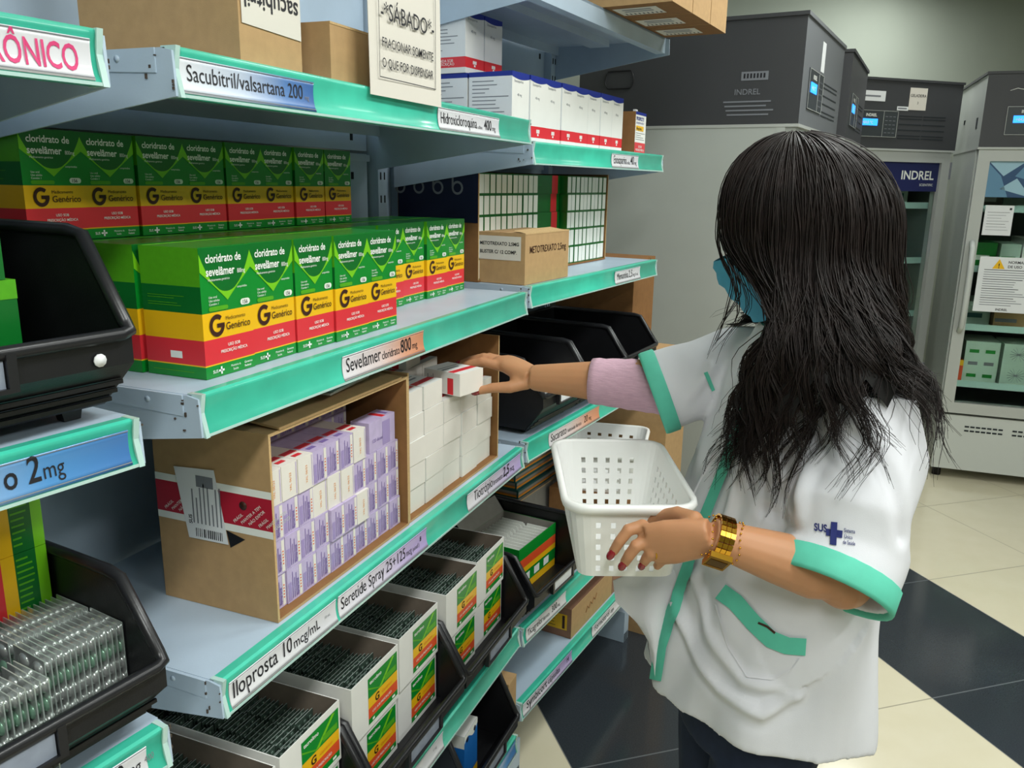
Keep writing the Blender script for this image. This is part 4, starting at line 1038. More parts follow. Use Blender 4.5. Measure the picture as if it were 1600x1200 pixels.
# blue-white box in the lowest bin, kraft box beside it
mb = MB(); mb.box(0, 0.075, 0, 0.10, 0, 0.13, 'white_card', front='blue_box', near='blue_box')
mb.strip([(x * 0.075, 0.112 + 0.008 * math.sin(x * 7)) for x in [i / 10 for i in range(11)]], [(x * 0.075, 0.13) for x in [i / 10 for i in range(11)]], (0, -0.0004, 0), X, Z, 'white_print')
mb.quad((0, -0.0005, 0), X, Z, 0.075, 0.018, 'yellow')
mb.text('G', (0.03, -0.0008, 0.003), X, Z, 0.015, 'brown_print', 0.02)
for x in (0.016, 0.058): mb.tube([(x, -0.0006, 0.114), (x, -0.0010, 0.114)], 0.006, 'blue_dark', 10)
mb.quad((-0.0004, 0.1, 0.10), NY, Z, 0.1, 0.03, 'white_print'); mb.quad((-0.0005, 0.1, 0), NY, Z, 0.1, 0.016, 'yellow')
obj('medicine_box', mb, M=bay('B', 0.722, 0.02, 0.2232, 0.05), label='blue and white box standing in the bin near the floor', cat='medicine box')
obj('kraft_box', closed_carton(0.05, 0.22, 0.15, 'kraft'), M=bay('B', 0.93, 0.004, 0.2055), label='kraft box squeezed beside the lowest black bin', cat='box')
mb = MB(); mb.box(0, 0.04, 0, 0.06, 0, 0.085, 'white_card', front='paper_white'); mb.quad((0.003, -0.0004, 0.01), X, Z, 0.03, 0.055, 'blue_print'); mb.quad((0.006, -0.0006, 0.03), X, Z, 0.02, 0.012, 'white_print')
PK = mb.mesh('small_medicine_box')
for k in range(4): obj('small_medicine_box', PK, M=bay('C', 0.085 + 0.05 * k, 0.034 + 0.01 * (k % 2), 0.943), label='blue and white pack in the near large black bin, %s from the left' % ORD[k], cat='small box', group='blue and white packs in the bin')

# ================================================================== MEDICAL FRIDGES
def make_fridge(M, w, d, label, kind, notices=(), side_marks=False):
    """upright fridge with a dark machine hood; origin front-left-bottom, front faces -y"""
    e = empty('fridge', M, label, 'fridge', 'upright medicine fridges')
    Hb, Ht = 1.70, 2.05
    mb = MB(); t = 0.045
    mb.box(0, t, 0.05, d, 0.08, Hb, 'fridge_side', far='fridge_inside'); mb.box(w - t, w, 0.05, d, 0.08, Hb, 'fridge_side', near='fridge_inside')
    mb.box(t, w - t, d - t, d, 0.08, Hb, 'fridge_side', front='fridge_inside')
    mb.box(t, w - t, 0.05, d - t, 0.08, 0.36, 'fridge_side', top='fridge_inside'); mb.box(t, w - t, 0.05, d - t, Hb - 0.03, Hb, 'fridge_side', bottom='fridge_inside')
    mb.box(-0.001, 0.03, 0.02, 0.05, 0.06, Hb, 'fridge_side'); mb.box(w - 0.03, w + 0.001, 0.02, 0.05, 0.06, Hb, 'fridge_side')
    obj('cabinet', mb, e)
    mb = MB(); mb.box(0.0, w, 0.004, 0.05, 0.06, 0.355, 'fridge_white')
    for q in range(2):
        for r in range(2):
            for k in range(7): mb.box(0.13 + q * 0.22 + k * 0.026, 0.15 + q * 0.22 + k * 0.026, 0.002, 0.005, 0.272 + r * 0.022, 0.280 + r * 0.022, 'slot_dark')
    obj('kick_panel', mb, e)
    for (x, y) in ((0.04, 0.08), (w - 0.04, 0.08), (0.04, d - 0.06), (w - 0.04, d - 0.06)):
        mb = MB(); mb.tube([(x, y, 0.0), (x, y, 0.085)], 0.022, 'black_rubber', 12); obj('caster', mb, e)
    mb = MB()
    hm = 'hood_light' if kind == 'side' else 'hood'
    mb.box(0.0, w, -0.02, d, Hb, Ht - 0.012, hm, near='hood' if kind in ('side', 'thin') else 'fridge_side', far='hood')
    mb.box(-0.006, w + 0.006, -0.026, d + 0.004, Ht - 0.012, Ht, hm, near='hood' if kind == 'side' else hm)
    mb.box(-0.002, w + 0.002, -0.022, d, Hb - 0.006, Hb + 0.004, 'fridge_frame')
    for r in range(9):
        if r in (2, 4, 6): continue
        for q in range(2): mb.box(w * 0.49 + q * w * 0.20, w * 0.68 + q * w * 0.20, -0.0215, -0.0195, Hb + 0.055 + r * 0.014, Hb + 0.059 + r * 0.014, 'slot_dark')
    obj('hood', mb, e)
    # control panel with a lit screen
    mb = MB(); px0, px1, pz0, pz1 = (0.10, 0.36, Hb + 0.06, Hb + 0.19)
    mb.box(px0, px1, -0.024, -0.02, pz0, pz1, 'panel')
    for (a, b, c, f) in ((px0, px1, pz1 - 0.002, pz1), (px0, px1, pz0, pz0 + 0.002), (px0, px0 + 0.002, pz0, pz1), (px1 - 0.002, px1, pz0, pz1), (px0 + 0.17, px0 + 0.172, pz0, pz1)):
        mb.box(a, b, -0.0248, -0.024, c, f, 'fridge_frame')
    mb.text('INDREL', (px0 + 0.06, -0.0246, pz1 - 0.03), X, Z, 0.02, 'white_print', 0.02)
    for r in range(5):
        for q in range(3): mb.quad((px0 + 0.182 + q * 0.024, -0.0246, pz0 + 0.02 + r * 0.02), X, Z, 0.016, 0.003, 'grey_print')
    cp = obj('control_panel', mb, e)
    mb = MB(); mb.box(px0 + 0.03, px0 + 0.135, -0.0262, -0.024, pz0 + 0.055, pz0 + 0.088, 'screen')
    mb.text('+04,0 °C', (px0 + 0.04, -0.0266, pz0 + 0.064), X, Z, 0.018, 'white_print', 0.02, wmax=0.085); obj('screen', mb, cp)
    # door
    mb = MB(); z0, z1, f = 0.37, Hb - 0.006, 0.055
    x0, x1 = 0.006, w - 0.012
    mb.box(x0, x0 + f, -0.012, 0.045, z0, z1, 'fridge_frame'); mb.box(x1 - f, x1, -0.012, 0.045, z0, z1, 'fridge_frame')
    mb.box(x0 + f, x1 - f, -0.012, 0.045, z0, z0 + f, 'fridge_frame'); mb.box(x0 + f, x1 - f, -0.012, 0.045, z1 - f, z1, 'fridge_frame')
    dr = obj('door', mb, e)
    mb = MB(); mb.box(x0 + f, x1 - f, 0.012, 0.018, z0 + f, z1 - f, 'glass'); obj('glass_pane', mb, dr)
    mb = MB()
    zb = z1 - f - 0.15
    xa, xb = x0 + f, x1 - f
    if kind == 'facet':
        mb.box(xa, xb, 0.004, 0.011, zb - 0.02, z1 - f, 'facet_b')
        W_ = xb - xa
        for (tri, m) in ((((0, 0), (0.1, 0), (0.06, 0.10), (0, 0.16)), 'facet_a'), (((0.0, 0.17), (0.07, 0.10), (0.16, 0.17)), 'facet_c'), (((0.06, 0.04), (0.2, 0.0), (0.13, 0.09)), 'facet_c'), (((0.12, 0.1), (0.25, 0.06), (0.3, 0.17), (0.17, 0.17)), 'facet_a'), (((0.3, 0.0), (0.42, 0.0), (0.35, 0.12)), 'facet_a'), (((0.4, 0.17), (0.44, 0.05), (0.55, 0.17)), 'facet_c')):
            mb.flat(tri, (xa, 0.0035, zb - 0.02), X, Z, m)
    else:
        mb.box(xa, xb, 0.004, 0.011, zb, z1 - f, 'navy')
        mb.flat([(0, 0.15), (0, 0.08), (0.12, 0.15)], (xa, 0.0035, zb), X, Z, 'facet_a'); mb.flat([(0.02, 0.09), (0.10, 0.06), (0.17, 0.15), (0.12, 0.15)], (xa, 0.003, zb), X, Z, 'facet_c')
        mb.text('INDREL', (xb - 0.028, 0.0035, zb + 0.062), X, Z, 0.064, 'white_print', 0.018, 'RIGHT'); mb.text('SCIENTIFIC', (xb - 0.028, 0.0035, zb + 0.028), X, Z, 0.018, 'white_print', 0, 'RIGHT')
    obj('header_sign', mb, dr)
    mb = MB(); hx = x0 + 0.03
    mb.tube([(hx, -0.012, 0.80), (hx, -0.05, 0.83), (hx, -0.06, 0.95), (hx, -0.06, 1.10), (hx, -0.05, 1.22), (hx, -0.012, 1.25)], 0.014, 'fridge_white', 8)
    obj('handle', mb, dr)
    for zz in (z1 - 0.14, z0 + 0.08):
        mb = MB(); hh = x1 + 0.0 if kind != 'facet' else x1
        mb.box(hh, hh + 0.01, -0.016, 0.02, zz, zz + 0.09, 'grey_print'); obj('hinge', mb, dr)
    for r in range(4):
        mb = MB(); zz = 0.50 + 0.30 * r
        mb.box(t + 0.002, w - t - 0.002, 0.07, d - t - 0.03, zz, zz + 0.012, 'fridge_frame'); mb.box(t + 0.002, w - t - 0.002, 0.066, 0.07, zz - 0.004, zz + 0.03, 'clear_edge'); obj('wire_shelf', mb, e)
    return e, dr

M_A = T(-0.218, 2.998, 0, math.radians(82.5)); M_A2 = T(-0.085, 3.84, 0, math.radians(85)); M_B = T(-0.13, 4.70, 0, math.radians(39)); M_C = T(0.53, 4.73, 0, math.radians(2.5))
fa, da = make_fridge(M_A, 0.77, 0.78, 'large fridge with a grey side toward the viewer, right of the shelves', 'side')
# marks on its dark near side
mb = MB()
mb.text('INDREL', (-0.0012, 0.20, 1.80), NY, Z, 0.026, 'grey_print', 0.01)
for k in range(4): mb.quad((-0.0012, 0.235 - 0.005 * k, 1.775 - 0.014 * k), NY, Z, 0.16 - 0.02 * (k % 2), 0.005, 'grey_print')
mb.quad((-0.0012, 0.18, 1.845), NY, Z, 0.09, 0.028, 'grey_print')
for k in range(7): mb.quad((-0.0016, 0.172 - k * 0.011, 1.852), NY, Z, 0.006, 0.015, 'black_print')
obj('rating_plate', mb, fa)
mb = MB(); pts = [(0.62 + math.cos(a) * 0.055 , 1.865 + math.copysign(min(abs(math.sin(a)) * 0.05, 0.03), math.sin(a))) for a in [2 * PI * i / 28 for i in range(28)]]
mb.tube([(-0.006, y, z) for y, z in pts], 0.0022, 'black_plastic', 6, closed=True); obj('drain_loop', mb, fa)
mb = MB(); mb.box(0.30, 0.36, -0.0212, -0.0202, 1.90, 2.0, 'paper_white'); obj('paper_tag', mb, fa)
fa2, d2_ = make_fridge(M_A2, 0.72, 0.74, 'slim-looking fridge seen edge on, just behind the large grey-sided fridge', 'thin')
fb, db = make_fridge(M_B, 0.76, 0.75, 'fridge with a navy header on its door, behind the person, between the other fridges', 'navy')
mb = MB(); mb.box(0.42, 0.53, -0.0216, -0.0204, 1.90, 2.01, 'paper'); mb.text('GELADEIRA', (0.475, -0.022, 1.965), X, Z, 0.02, 'black_print', 0.01, 'CENTER', wmax=0.1); mb.text('3', (0.475, -0.022, 1.93), X, Z, 0.018, 'black_print', 0, 'CENTER'); obj('paper_tag', mb, fb)
mb = MB(); mb.box(0.10, 0.27, -0.0216, -0.0204, 1.935, 1.985, 'paper_white'); mb.quad((0.13, -0.022, 1.955), X, Z, 0.11, 0.008, 'grey_print'); obj('paper_tag', mb, fb)
mb = MB(); mb.box(0.35, 0.42, -0.0216, -0.0204, 1.895, 1.915, 'paper_white'); mb.quad((0.355, -0.022, 1.902), X, Z, 0.055, 0.007, 'grey_print'); obj('asset_tag', mb, fb)
fc, dc = make_fridge(M_C, 0.76, 0.75, 'fridge with notices on its glass door at the right edge', 'facet')
def notice(par, x, z, w, h, lines, warn=False):
    mb = MB(); mb.box(x, x + w, 0.0085, 0.0105, z, z + h, 'paper_white')
    e = 0.008
    for k in range(lines):
        zz = z + h * (0.76 - 0.68 * k / lines)
        mb.quad((x + w * 0.1, e, zz), X, Z, w * random.uniform(0.5, 0.82), h * 0.011, 'grey_print' if k % 4 else 'black_print')
    if warn:
        cx, cz = x + w * 0.34, z + h * 0.86
        mb.flat([(cx - 0.028, cz - 0.02), (cx + 0.028, cz - 0.02), (cx, cz + 0.028)], (0, e, 0), X, Z, 'yellow'); mb.text('!', (cx, e - 0.0004, cz - 0.016), X, Z, 0.032, 'black_print', 0.02, 'CENTER')
        mb.text('NORMAS', (cx + 0.04, e, cz + 0.008), X, Z, 0.018, 'black_print', 0.02); mb.text('DE USO', (cx + 0.04, e, cz - 0.014), X, Z, 0.018, 'black_print', 0.02)
        mb.text('INDREL', (x + w * 0.5, e, z + h * 0.03), X, Z, 0.016, 'black_print', 0.02, 'CENTER')
    else: mb.quad((x + w * 0.85, e, z + h * 0.85), X, Z, w * 0.08, h * 0.07, 'black_print')
    return obj('notice', mb, par)
notice(dc, 0.085, 0.905, 0.255, 0.275, 16, True); notice(dc, 0.075, 1.285, 0.125, 0.145, 7)
mb = MB(); mb.box(0.098, 0.165, 0.0085, 0.0105, 1.487, 1.515, 'paper_white'); mb.text('23', (0.13, 0.008, 1.493), X, Z, 0.02, 'red', 0.02, 'CENTER'); obj('number_tag', mb, dc)
# hood number plate
mb = MB(); mb.quad((0.16, -0.0214, 1.955), X, Z, 0.05, 0.028, 'white_print'); mb.tube([(0.10, -0.0222, 1.962), (0.13, -0.0222, 1.972), (0.16, -0.0222, 1.966)], 0.0015, 'white_print', 5); obj('emblem', mb, fc)
mb = MB(); mb.box(-0.0015, 0, 0.10, 0.14, 1.80, 1.85, 'slot_dark'); mb.box(-0.004, 0, 0.50, 0.505, 1.84, 1.86, 'slot_dark'); mb.box(-0.004, 0, 0.48, 0.505, 1.86, 1.863, 'slot_dark'); obj('side_latch', mb, fc)
# goods standing inside
def inside(M, x, y, z, mb, name, label, cat, group=None):
    return obj(name, mb, M=M @ T(x, y, z), label=label, cat=cat, group=group)
mb = MB(); mb.box(0, 0.16, 0, 0.25, 0, 0.22, 'pale_box')
for r in range(3):
    for q in range(2): mb.quad((0.02 + q * 0.075, -0.0006, 0.03 + r * 0.065), X, Z, 0.045, 0.018, ('green', 'grey_print', 'green')[r])
inside(M_C, 0.10, 0.12, 0.512, mb, 'medicine_carton', 'pale green box with green marks on the lowest fridge shelf', 'box')
mb = MB(); mb.box(0, 0.36, 0, 0.22, 0, 0.11, 'pale_box')
for k in range(8):
    a = PI * k / 8; mb.add([(0.07 + math.cos(a) * 0.04, -0.0006, 0.055 + math.sin(a) * 0.04), (0.07 - math.cos(a) * 0.04, -0.0006, 0.055 - math.sin(a) * 0.04), (0.07 - math.cos(a) * 0.04, -0.0006, 0.0575 - math.sin(a) * 0.04), (0.07 + math.cos(a) * 0.04, -0.0006, 0.0575 + math.sin(a) * 0.04)], [(0, 1, 2, 3), (3, 2, 1, 0)], 'grey_print')
for k in range(3): mb.quad((0.16, -0.0006, 0.04 + 0.015 * k), X, Z, 0.15, 0.003, 'grey_print')
PB = mb.mesh('medicine_carton')
for k in range(2): obj('medicine_carton', PB, M=M_C @ T(0.275, 0.11, 0.512 + 0.1105 * k), label='wide pale box inside the right fridge, %s of the pair' % ('lower', 'upper')[k], cat='box', group='wide pale boxes in the fridge')
mb = MB(); mb.box(0, 0.05, 0, 0.2, 0, 0.12, 'red_orange', near='green'); mb.quad((0, -0.0006, 0), X, Z, 0.02, 0.12, 'green'); mb.quad((0, -0.0008, 0.09), X, Z, 0.05, 0.03, 'yellow')
inside(M_C, 0.047, 0.10, 0.512, mb, 'medicine_carton', 'orange and green box at the left of the lowest fridge shelf', 'box')
cols = ['pale_box', 'green', 'grey_card', 'blue_box', 'kraft', 'white_card', 'pale_box', 'lime_soft']
for fi, (Mx, nm) in enumerate(((M_C, 'right-edge fridge'), (M_B, 'navy-header fridge'))):
    for r in range(1 if fi == 0 else 0, 4):
        x = 0.06; k = 0
        while x < 0.62:
            ww = random.uniform(0.07, 0.15); hh = random.uniform(0.08, 0.2)
            mb = MB(); m = random.choice(cols); mb.box(0, ww, 0, 0.3, 0, hh, m)
            mb.quad((0.006, -0.0006, hh * 0.3), X, Z, ww * 0.7, hh * 0.2, random.choice(['green', 'grey_print', 'white_print', 'teal_dark']))
            inside(Mx, x, random.uniform(0.12, 0.2), 0.5125 + 0.30 * r, mb, 'medicine_carton', 'box inside the %s, %s shelf up, %s from the left' % (nm, ORD[r], ORD[k]), 'box', 'boxes inside the ' + nm)
            x += ww + 0.008; k += 1

# ================================================================== WHITE BASKETS
def make_basket(M, label, HX=0.155, HY=0.093, BX=0.132, BY=0.073, step=3):
    """tapered rectangular basket with square holes; origin at the centre of its base; long side along x"""
    H, t = 0.122, 0.0022
    cell = 0.0094
    def outline(z, off=0.0):
        k = z / H; a = BX + (HX - BX) * k - off; b = BY + (HY - BY) * k - off; r = max(0.008, (0.020 + 0.012 * k) - off)
        pts = []
        nl, ns, nc = 28, 16, 4
        for (cx, cy, a0, n) in ((a - r, b - r, 0, nl), (-(a - r), b - r, 90, ns), (-(a - r), -(b - r), 180, nl), (a - r, -(b - r), 270, ns)):
            for i in range(nc):
                an = math.radians(a0 + 90 * i / nc); pts.append((cx + r * math.cos(an), cy + r * math.sin(an)))
            an = math.radians(a0 + 90); p0 = (cx + r * math.cos(an), cy + r * math.sin(an))
            nx = {0: (-(a - r), b), 90: (-a, -(b - r)), 180: (a - r, -b), 270: (a, b - r)}[a0]
            for i in range(n): pts.append((p0[0] + (nx[0] - p0[0]) * i / n, p0[1] + (nx[1] - p0[1]) * i / n))
        return pts, nl, ns, nc
    mb = MB(); NZ_ = 13
    P0, nl, ns, nc = outline(0)
    N = len(P0)
    kind = []
    for n in (nl, ns, nl, ns):
        kind += [0] * nc + [1 if (i % step == 1 and 0 < i < n - 1) else 0 for i in range(n)]
    grid = []
    for side in (0, t):
        for j in range(NZ_ + 1):
            z = H * j / NZ_
            grid += [(x, y, z) for x, y in outline(z, side)[0]]
    fs = []; L = (NZ_ + 1) * N
    hole = lambda i, j: kind[i % N] and j % 2 == 1 and 1 <= j <= 10
    for j in range(NZ_):
        for i in range(N):
            i2 = (i + 1) % N; a, b, c, d = j * N + i, j * N + i2, (j + 1) * N + i2, (j + 1) * N + i
            if hole(i, j):
                for p, q in ((a, b), (b, c), (c, d), (d, a)): fs.append((p, q, L + q, L + p))
            else:
                fs.append((a, b, c, d)); fs.append((L + d, L + c, L + b, L + a))
    mb.add(grid, fs, 'basket')
    # base
    fl = [(x, y, 0.0) for x, y in P0]; f2 = [(x, y, t) for x, y in outline(0, t)[0]]
    mb.add(fl, [tuple(range(N))[::-1]], 'basket'); mb.add(f2, [tuple(range(N))], 'basket')
    e = empty('white_basket', M, label, 'basket', 'white plastic baskets')
    obj('basket_body', mb, e)
    mb = MB(); o1 = outline(H)[0]
    prof = [(-0.002, -0.012), (0.006, -0.011), (0.009, -0.003), (0.007, 0.003), (0.0, 0.004), (-0.002, 0.0)]
    rings = []
    for q, (off, dz) in enumerate(prof): rings.append([(x, y, H + dz) for x, y in outline(H, -off)[0]])
    rings.append(rings[0])
    mb.loft(rings, 'basket', caps=False); obj('rim', mb, e)
    return e
BZ = 0.92
make_basket(T(-0.312, 1.252, BZ + 0.003, math.atan2(-0.92, 0.39)), 'white perforated basket held in the left hand of the person')
make_basket(bay('C', 0.665, 0.075, 0.6212, math.radians(16)), 'white perforated basket standing on a kraft box on the far shelf, behind the held one', 0.155, 0.125, 0.135, 0.105)

# ================================================================== THE PERSON
mat('skin', '#c08a64', 0.5, noise=0.05, nscale=14, sss=0.15, bump=0.04, bscale=300)
mat('nail', '#8c1420', 0.18, coat=0.8)
mat('coat', '#dcdce2', 0.85, noise=0.015, nscale=8, bump=0.10, bscale=900)
mat('coat_trim', '#5cc2a8', 0.75, noise=0.05, nscale=40, bump=0.1, bscale=900)
mat('knit', '#c9a3b4', 0.9, noise=0.10, nscale=60, bump=0.6, bscale=120, stretch=(1, 1, 8))
mat('denim', '#1c2740', 0.85, noise=0.12, nscale=80, bump=0.1, bscale=800)
mat('mask_blue', '#4fa5c8', 0.8, noise=0.04, nscale=60, bump=0.1, bscale=300)
mh = mat('hair', '#1b1311', 0.48, noise=0.35, nscale=40); mh.node_tree.nodes['Principled BSDF'].inputs['Specular IOR Level'].default_value = 0.32
mat('hair_base', '#0b0908', 0.7)
mat('gold', '#d9a43a', 0.2, metal=1.0)
mat('gold_dark', '#7a5a1c', 0.25, metal=0.9)
mat('eye_white', '#e8e6e2', 0.2); mat('eye_dark', '#1c120c', 0.1); mat('lip', '#a8574f', 0.5); mat('brow', '#1a1210', 0.8)
mat('shoe', '#20242c', 0.6)
mat('logo_blue', '#232c6e', 0.7)

CAM = Vector((0, 0, 1.5))
def at(px, py, d):
    """point seen in direction (px, py) at distance d along the view axis - used to take measurements off the photo"""
    return CAM + (RGT * ((px - 800) / 1290) + DWN * ((py - 600) / 1290) + FWD) * d
def remesh(mb, voxel, smooth, name, factor=0.5):
    me = mb.mesh(name); o = bpy.data.objects.new(name, me); COL.objects.link(o)
    m = o.modifiers.new('r', 'REMESH'); m.mode = 'VOXEL'; m.voxel_size = voxel; m.use_smooth_shade = True
    if smooth:
        s = o.modifiers.new('s', 'SMOOTH'); s.factor = factor; s.iterations = smooth
    dg = bpy.context.evaluated_depsgraph_get(); dg.update()
    out = bpy.data.meshes.new_from_object(o.evaluated_get(dg), depsgraph=dg)
    mats = list(me.materials)
    bpy.data.objects.remove(o); bpy.data.meshes.remove(me)
    out.name = name; out.materials.clear(); out.materials.append(mats[0])
    n = len(out.polygons)
    out.polygons.foreach_set('material_index', [0] * n); out.polygons.foreach_set('use_smooth', [True] * n)
    return out
F_ = Vector((-0.8, -0.6, 0)); R_ = Vector((-0.6, 0.8, 0)); L_ = -R_
def oval(c, a, b, n=28, ax=R_, ay=F_, dz=None):
    return [tuple(Vector(c) + ax * (a * math.cos(2 * PI * k / n)) + ay * (b * math.sin(2 * PI * k / n)) + (Vector((0, 0, dz(2 * PI * k / n))) if dz else Vector((0, 0, 0)))) for k in range(n)]
def ring_tube(pts, rads, flats=None, n=16, flat_dir=None):
    """rings of an oval tube; flats scales along flat_dir"""
    pts = [Vector(p) for p in pts]; rings = []
    for i, p in enumerate(pts):
        t = (pts[min(i + 1, len(pts) - 1)] - pts[max(i - 1, 0)]).normalized()
        d = Vector(flat_dir[i] if isinstance(flat_dir, list) else flat_dir) if flat_dir is not None else Vector((0, 0, 1))
        a = (d - t * d.dot(t)).normalized(); b = t.cross(a)
        fa = flats[i] if flats else 1.0
        rings.append([tuple(p + (a * math.cos(2 * PI * k / n) * fa + b * math.sin(2 * PI * k / n)) * rads[i]) for k in range(n)])
    return rings

# ---- landmarks
HC = Vector((-0.078, 1.362, 1.432))                      # head centre
SH_L, EL_L, WR_L = Vector((0.058, 1.235, 1.205)), at(1318, 905, 1.13), at(1112, 838, 1.13)
SH_R, EL_R, WR_R = Vector((-0.130, 1.470, 1.205)), at(985, 598, 1.475), at(834, 590, 1.555)
HIP = Vector((-0.075, 1.31, 0.78))

body = MB()
# trunk and neck (mostly under the coat)
body.loft([oval((-0.075, 1.30, 0.72), 0.14, 0.10), oval((-0.07, 1.32, 0.85), 0.15, 0.10), oval((-0.05, 1.335, 1.0), 0.125, 0.09), oval((-0.04, 1.345, 1.12), 0.14, 0.095), oval((-0.035, 1.355, 1.2), 0.15, 0.075), oval((-0.04, 1.355, 1.24), 0.09, 0.055), oval((-0.05, 1.355, 1.27), 0.056, 0.052), oval((-0.066, 1.358, 1.34), 0.052, 0.052), oval((-0.07, 1.36, 1.40), 0.05, 0.05)], 'skin')
# head: skull, jaw, nose, ears, pitched down towards the shelf
h0 = Vector((-0.97, -0.12, 0)).normalized(); l0 = Vector((0, 0, 1)).cross(h0)
PITCH = math.radians(24)
hf = (h0 * math.cos(PITCH) - Vector((0, 0, 1)) * math.sin(PITCH)); hu = (Vector((0, 0, 1)) * math.cos(PITCH) + h0 * math.sin(PITCH))
HM = Matrix((hf, l0, hu)).transposed().to_4x4(); HM.translation = HC      # head frame: x forward, y left, z up
body.ball((0.0, 0, 0.022), 0.094, 0.074, 0.090, 'skin', 24, 16, HM)
body.loft([[tuple(v) for v in ((0.0 + x * math.cos(a) * 1.0 + ox, y * math.sin(a), z) for a in [2 * PI * k / 20 for k in range(20)])] for (z, x, y, ox) in ((0.03, 0.078, 0.068, 0.012), (-0.02, 0.070, 0.064, 0.022), (-0.055, 0.056, 0.054, 0.034), (-0.085, 0.036, 0.038, 0.050), (-0.100, 0.018, 0.022, 0.060))][::-1], 'skin', M=HM)
body.loft([[tuple((bx + rx * math.cos(a), ry * math.sin(a), z)) for a in [2 * PI * k / 12 for k in range(12)]] for (z, bx, rx, ry) in ((-0.030, 0.098, 0.014, 0.016), (-0.022, 0.100, 0.017, 0.015), (-0.005, 0.096, 0.014, 0.010), (0.018, 0.090, 0.010, 0.008))], 'skin', M=HM)
body.ball((0.094, 0, -0.048), 0.008, 0.020, 0.008, 'skin', 12, 8, HM)
for s in (-1, 1):
    body.ball((-0.008, s * 0.073, -0.006), 0.018, 0.008, 0.030, 'skin', 12, 8, HM)
    body.ball((0.078, s * 0.03, 0.032), 0.012, 0.020, 0.007, 'skin', 10, 6, HM)
# arms
def limb(pts, rads, n=16): body.loft(ring_tube(pts, rads, n=n), 'skin')
limb([SH_L, SH_L.lerp(EL_L, 0.35), SH_L.lerp(EL_L, 0.8), EL_L, EL_L.lerp(WR_L, 0.22), EL_L.lerp(WR_L, 0.5), EL_L.lerp(WR_L, 0.8), WR_L], [0.048, 0.045, 0.040, 0.039, 0.0405, 0.036, 0.029, 0.0265])
limb([SH_R, SH_R.lerp(EL_R, 0.5), EL_R, EL_R.lerp(WR_R, 0.3), EL_R.lerp(WR_R, 0.65), WR_R], [0.046, 0.042, 0.038, 0.0375, 0.031, 0.0245])
body.ball(tuple(EL_L), 0.041, 0.041, 0.041, 'skin')
NAILS = []
def finger(pts, r0, r1):
    pts = [Vector(p) for p in pts]; n = len(pts)
    rads = [r0 + (r1 - r0) * i / (n - 1) for i in range(n)]
    body.tube(pts, rads, 'skin', 10)
    for p, r in list(zip(pts, rads)): body.ball(tuple(p), r * 1.02, r * 1.02, r * 1.02, 'skin', 10, 8)
def nail(tip, prev, out, r, kind='nail'):
    d = (Vector(tip) - Vector(prev)).normalized(); out = Vector(out); out = (out - d * out.dot(d)).normalized(); s = d.cross(out)
    M = Matrix((d, s, out)).transposed().to_4x4(); M.translation = Vector(tip) + d * 0.0035 + out * (r * 0.72)
    m = MB(); m.ball((0, 0, 0), 0.0095, r * 0.78, 0.0032, kind, 12, 8, M); NAILS.append(m)
# left hand closing on the basket rim: back of the hand towards the viewer
kd = 1.165
kn = [at(1004, 822, kd), at(1013, 843, kd - 0.004), at(1028, 858, kd), at(1044, 866, kd + 0.008)]       # index .. little knuckles
palm_pts = [WR_L, WR_L.lerp((kn[1] + kn[2]) / 2, 0.35), WR_L.lerp((kn[1] + kn[2]) / 2, 0.7), (kn[1] + kn[2]) / 2 + (kn[1] - WR_L).normalized() * 0.004]
lat = (kn[3] - kn[0]).normalized()
body.loft(ring_tube(palm_pts, [0.0215, 0.0185, 0.0165, 0.0135], [1.25, 1.75, 2.2, 2.55], 18, lat), 'skin')
for k in kn: body.ball(tuple(k), 0.0105, 0.0105, 0.0105, 'skin', 10, 8)
LF = [[kn[0], at(982, 828, 1.163), at(968, 846, 1.165), at(958, 862, 1.172)],
      [kn[1], at(994, 853, 1.158), at(983, 868, 1.163), at(976, 879, 1.172)],
      [kn[2], at(1016, 864, 1.160), at(1010, 872, 1.166), at(1006, 879, 1.175)],
      [kn[3], at(1036, 874, 1.172), at(1030, 880, 1.178), at(1027, 884, 1.186)]]
for f, (a, b) in zip(LF, ((0.0100, 0.0074), (0.0102, 0.0076), (0.0098, 0.0072), (0.0088, 0.0066))): finger(f, a, b)
for f, r in zip(LF[:3], (0.0074, 0.0076, 0.0072)): nail(f[3], f[2], -FWD + RGT * -0.35, r)
finger([at(1085, 812, 1.145), at(1058, 803, 1.175), at(1030, 806, 1.205), at(1008, 815, 1.222)], 0.0125, 0.0085)
# right hand reaching down on the box: palm down, fingers over its top, thumb under
ix = [at(784, 573, 1.585), at(752, 565, 1.592), at(731, 569, 1.600), at(715, 576, 1.606)]
off = [Vector((0, 0, 0)), Vector((-0.004, 0.021, 0.004)), Vector((-0.001, 0.041, 0.001)), Vector((0.010, 0.059, -0.005))]
RF = [[p + o for p in ix] for o in off]
RF[3] = [RF[3][0], RF[3][0].lerp(RF[3][1], 0.8), RF[3][0].lerp(RF[3][2], 0.8), RF[3][0].lerp(RF[3][3], 0.82)]
for f, (a, b) in zip(RF, ((0.0100, 0.0074), (0.0102, 0.0076), (0.0098, 0.0072), (0.0088, 0.0066))): finger(f, a, b)
pc = (RF[1][0] + RF[2][0]) / 2
latr = (RF[3][0] - RF[0][0]).normalized()
body.loft(ring_tube([WR_R, WR_R.lerp(pc, 0.35), WR_R.lerp(pc, 0.7), pc + (pc - WR_R).normalized() * 0.004], [0.020, 0.0190, 0.0175, 0.0145], [1.2, 1.7, 2.1, 2.4], 18, latr), 'skin')
th = [at(822, 598, 1.555), at(796, 605, 1.552), at(770, 606, 1.556), at(747, 611, 1.566)]
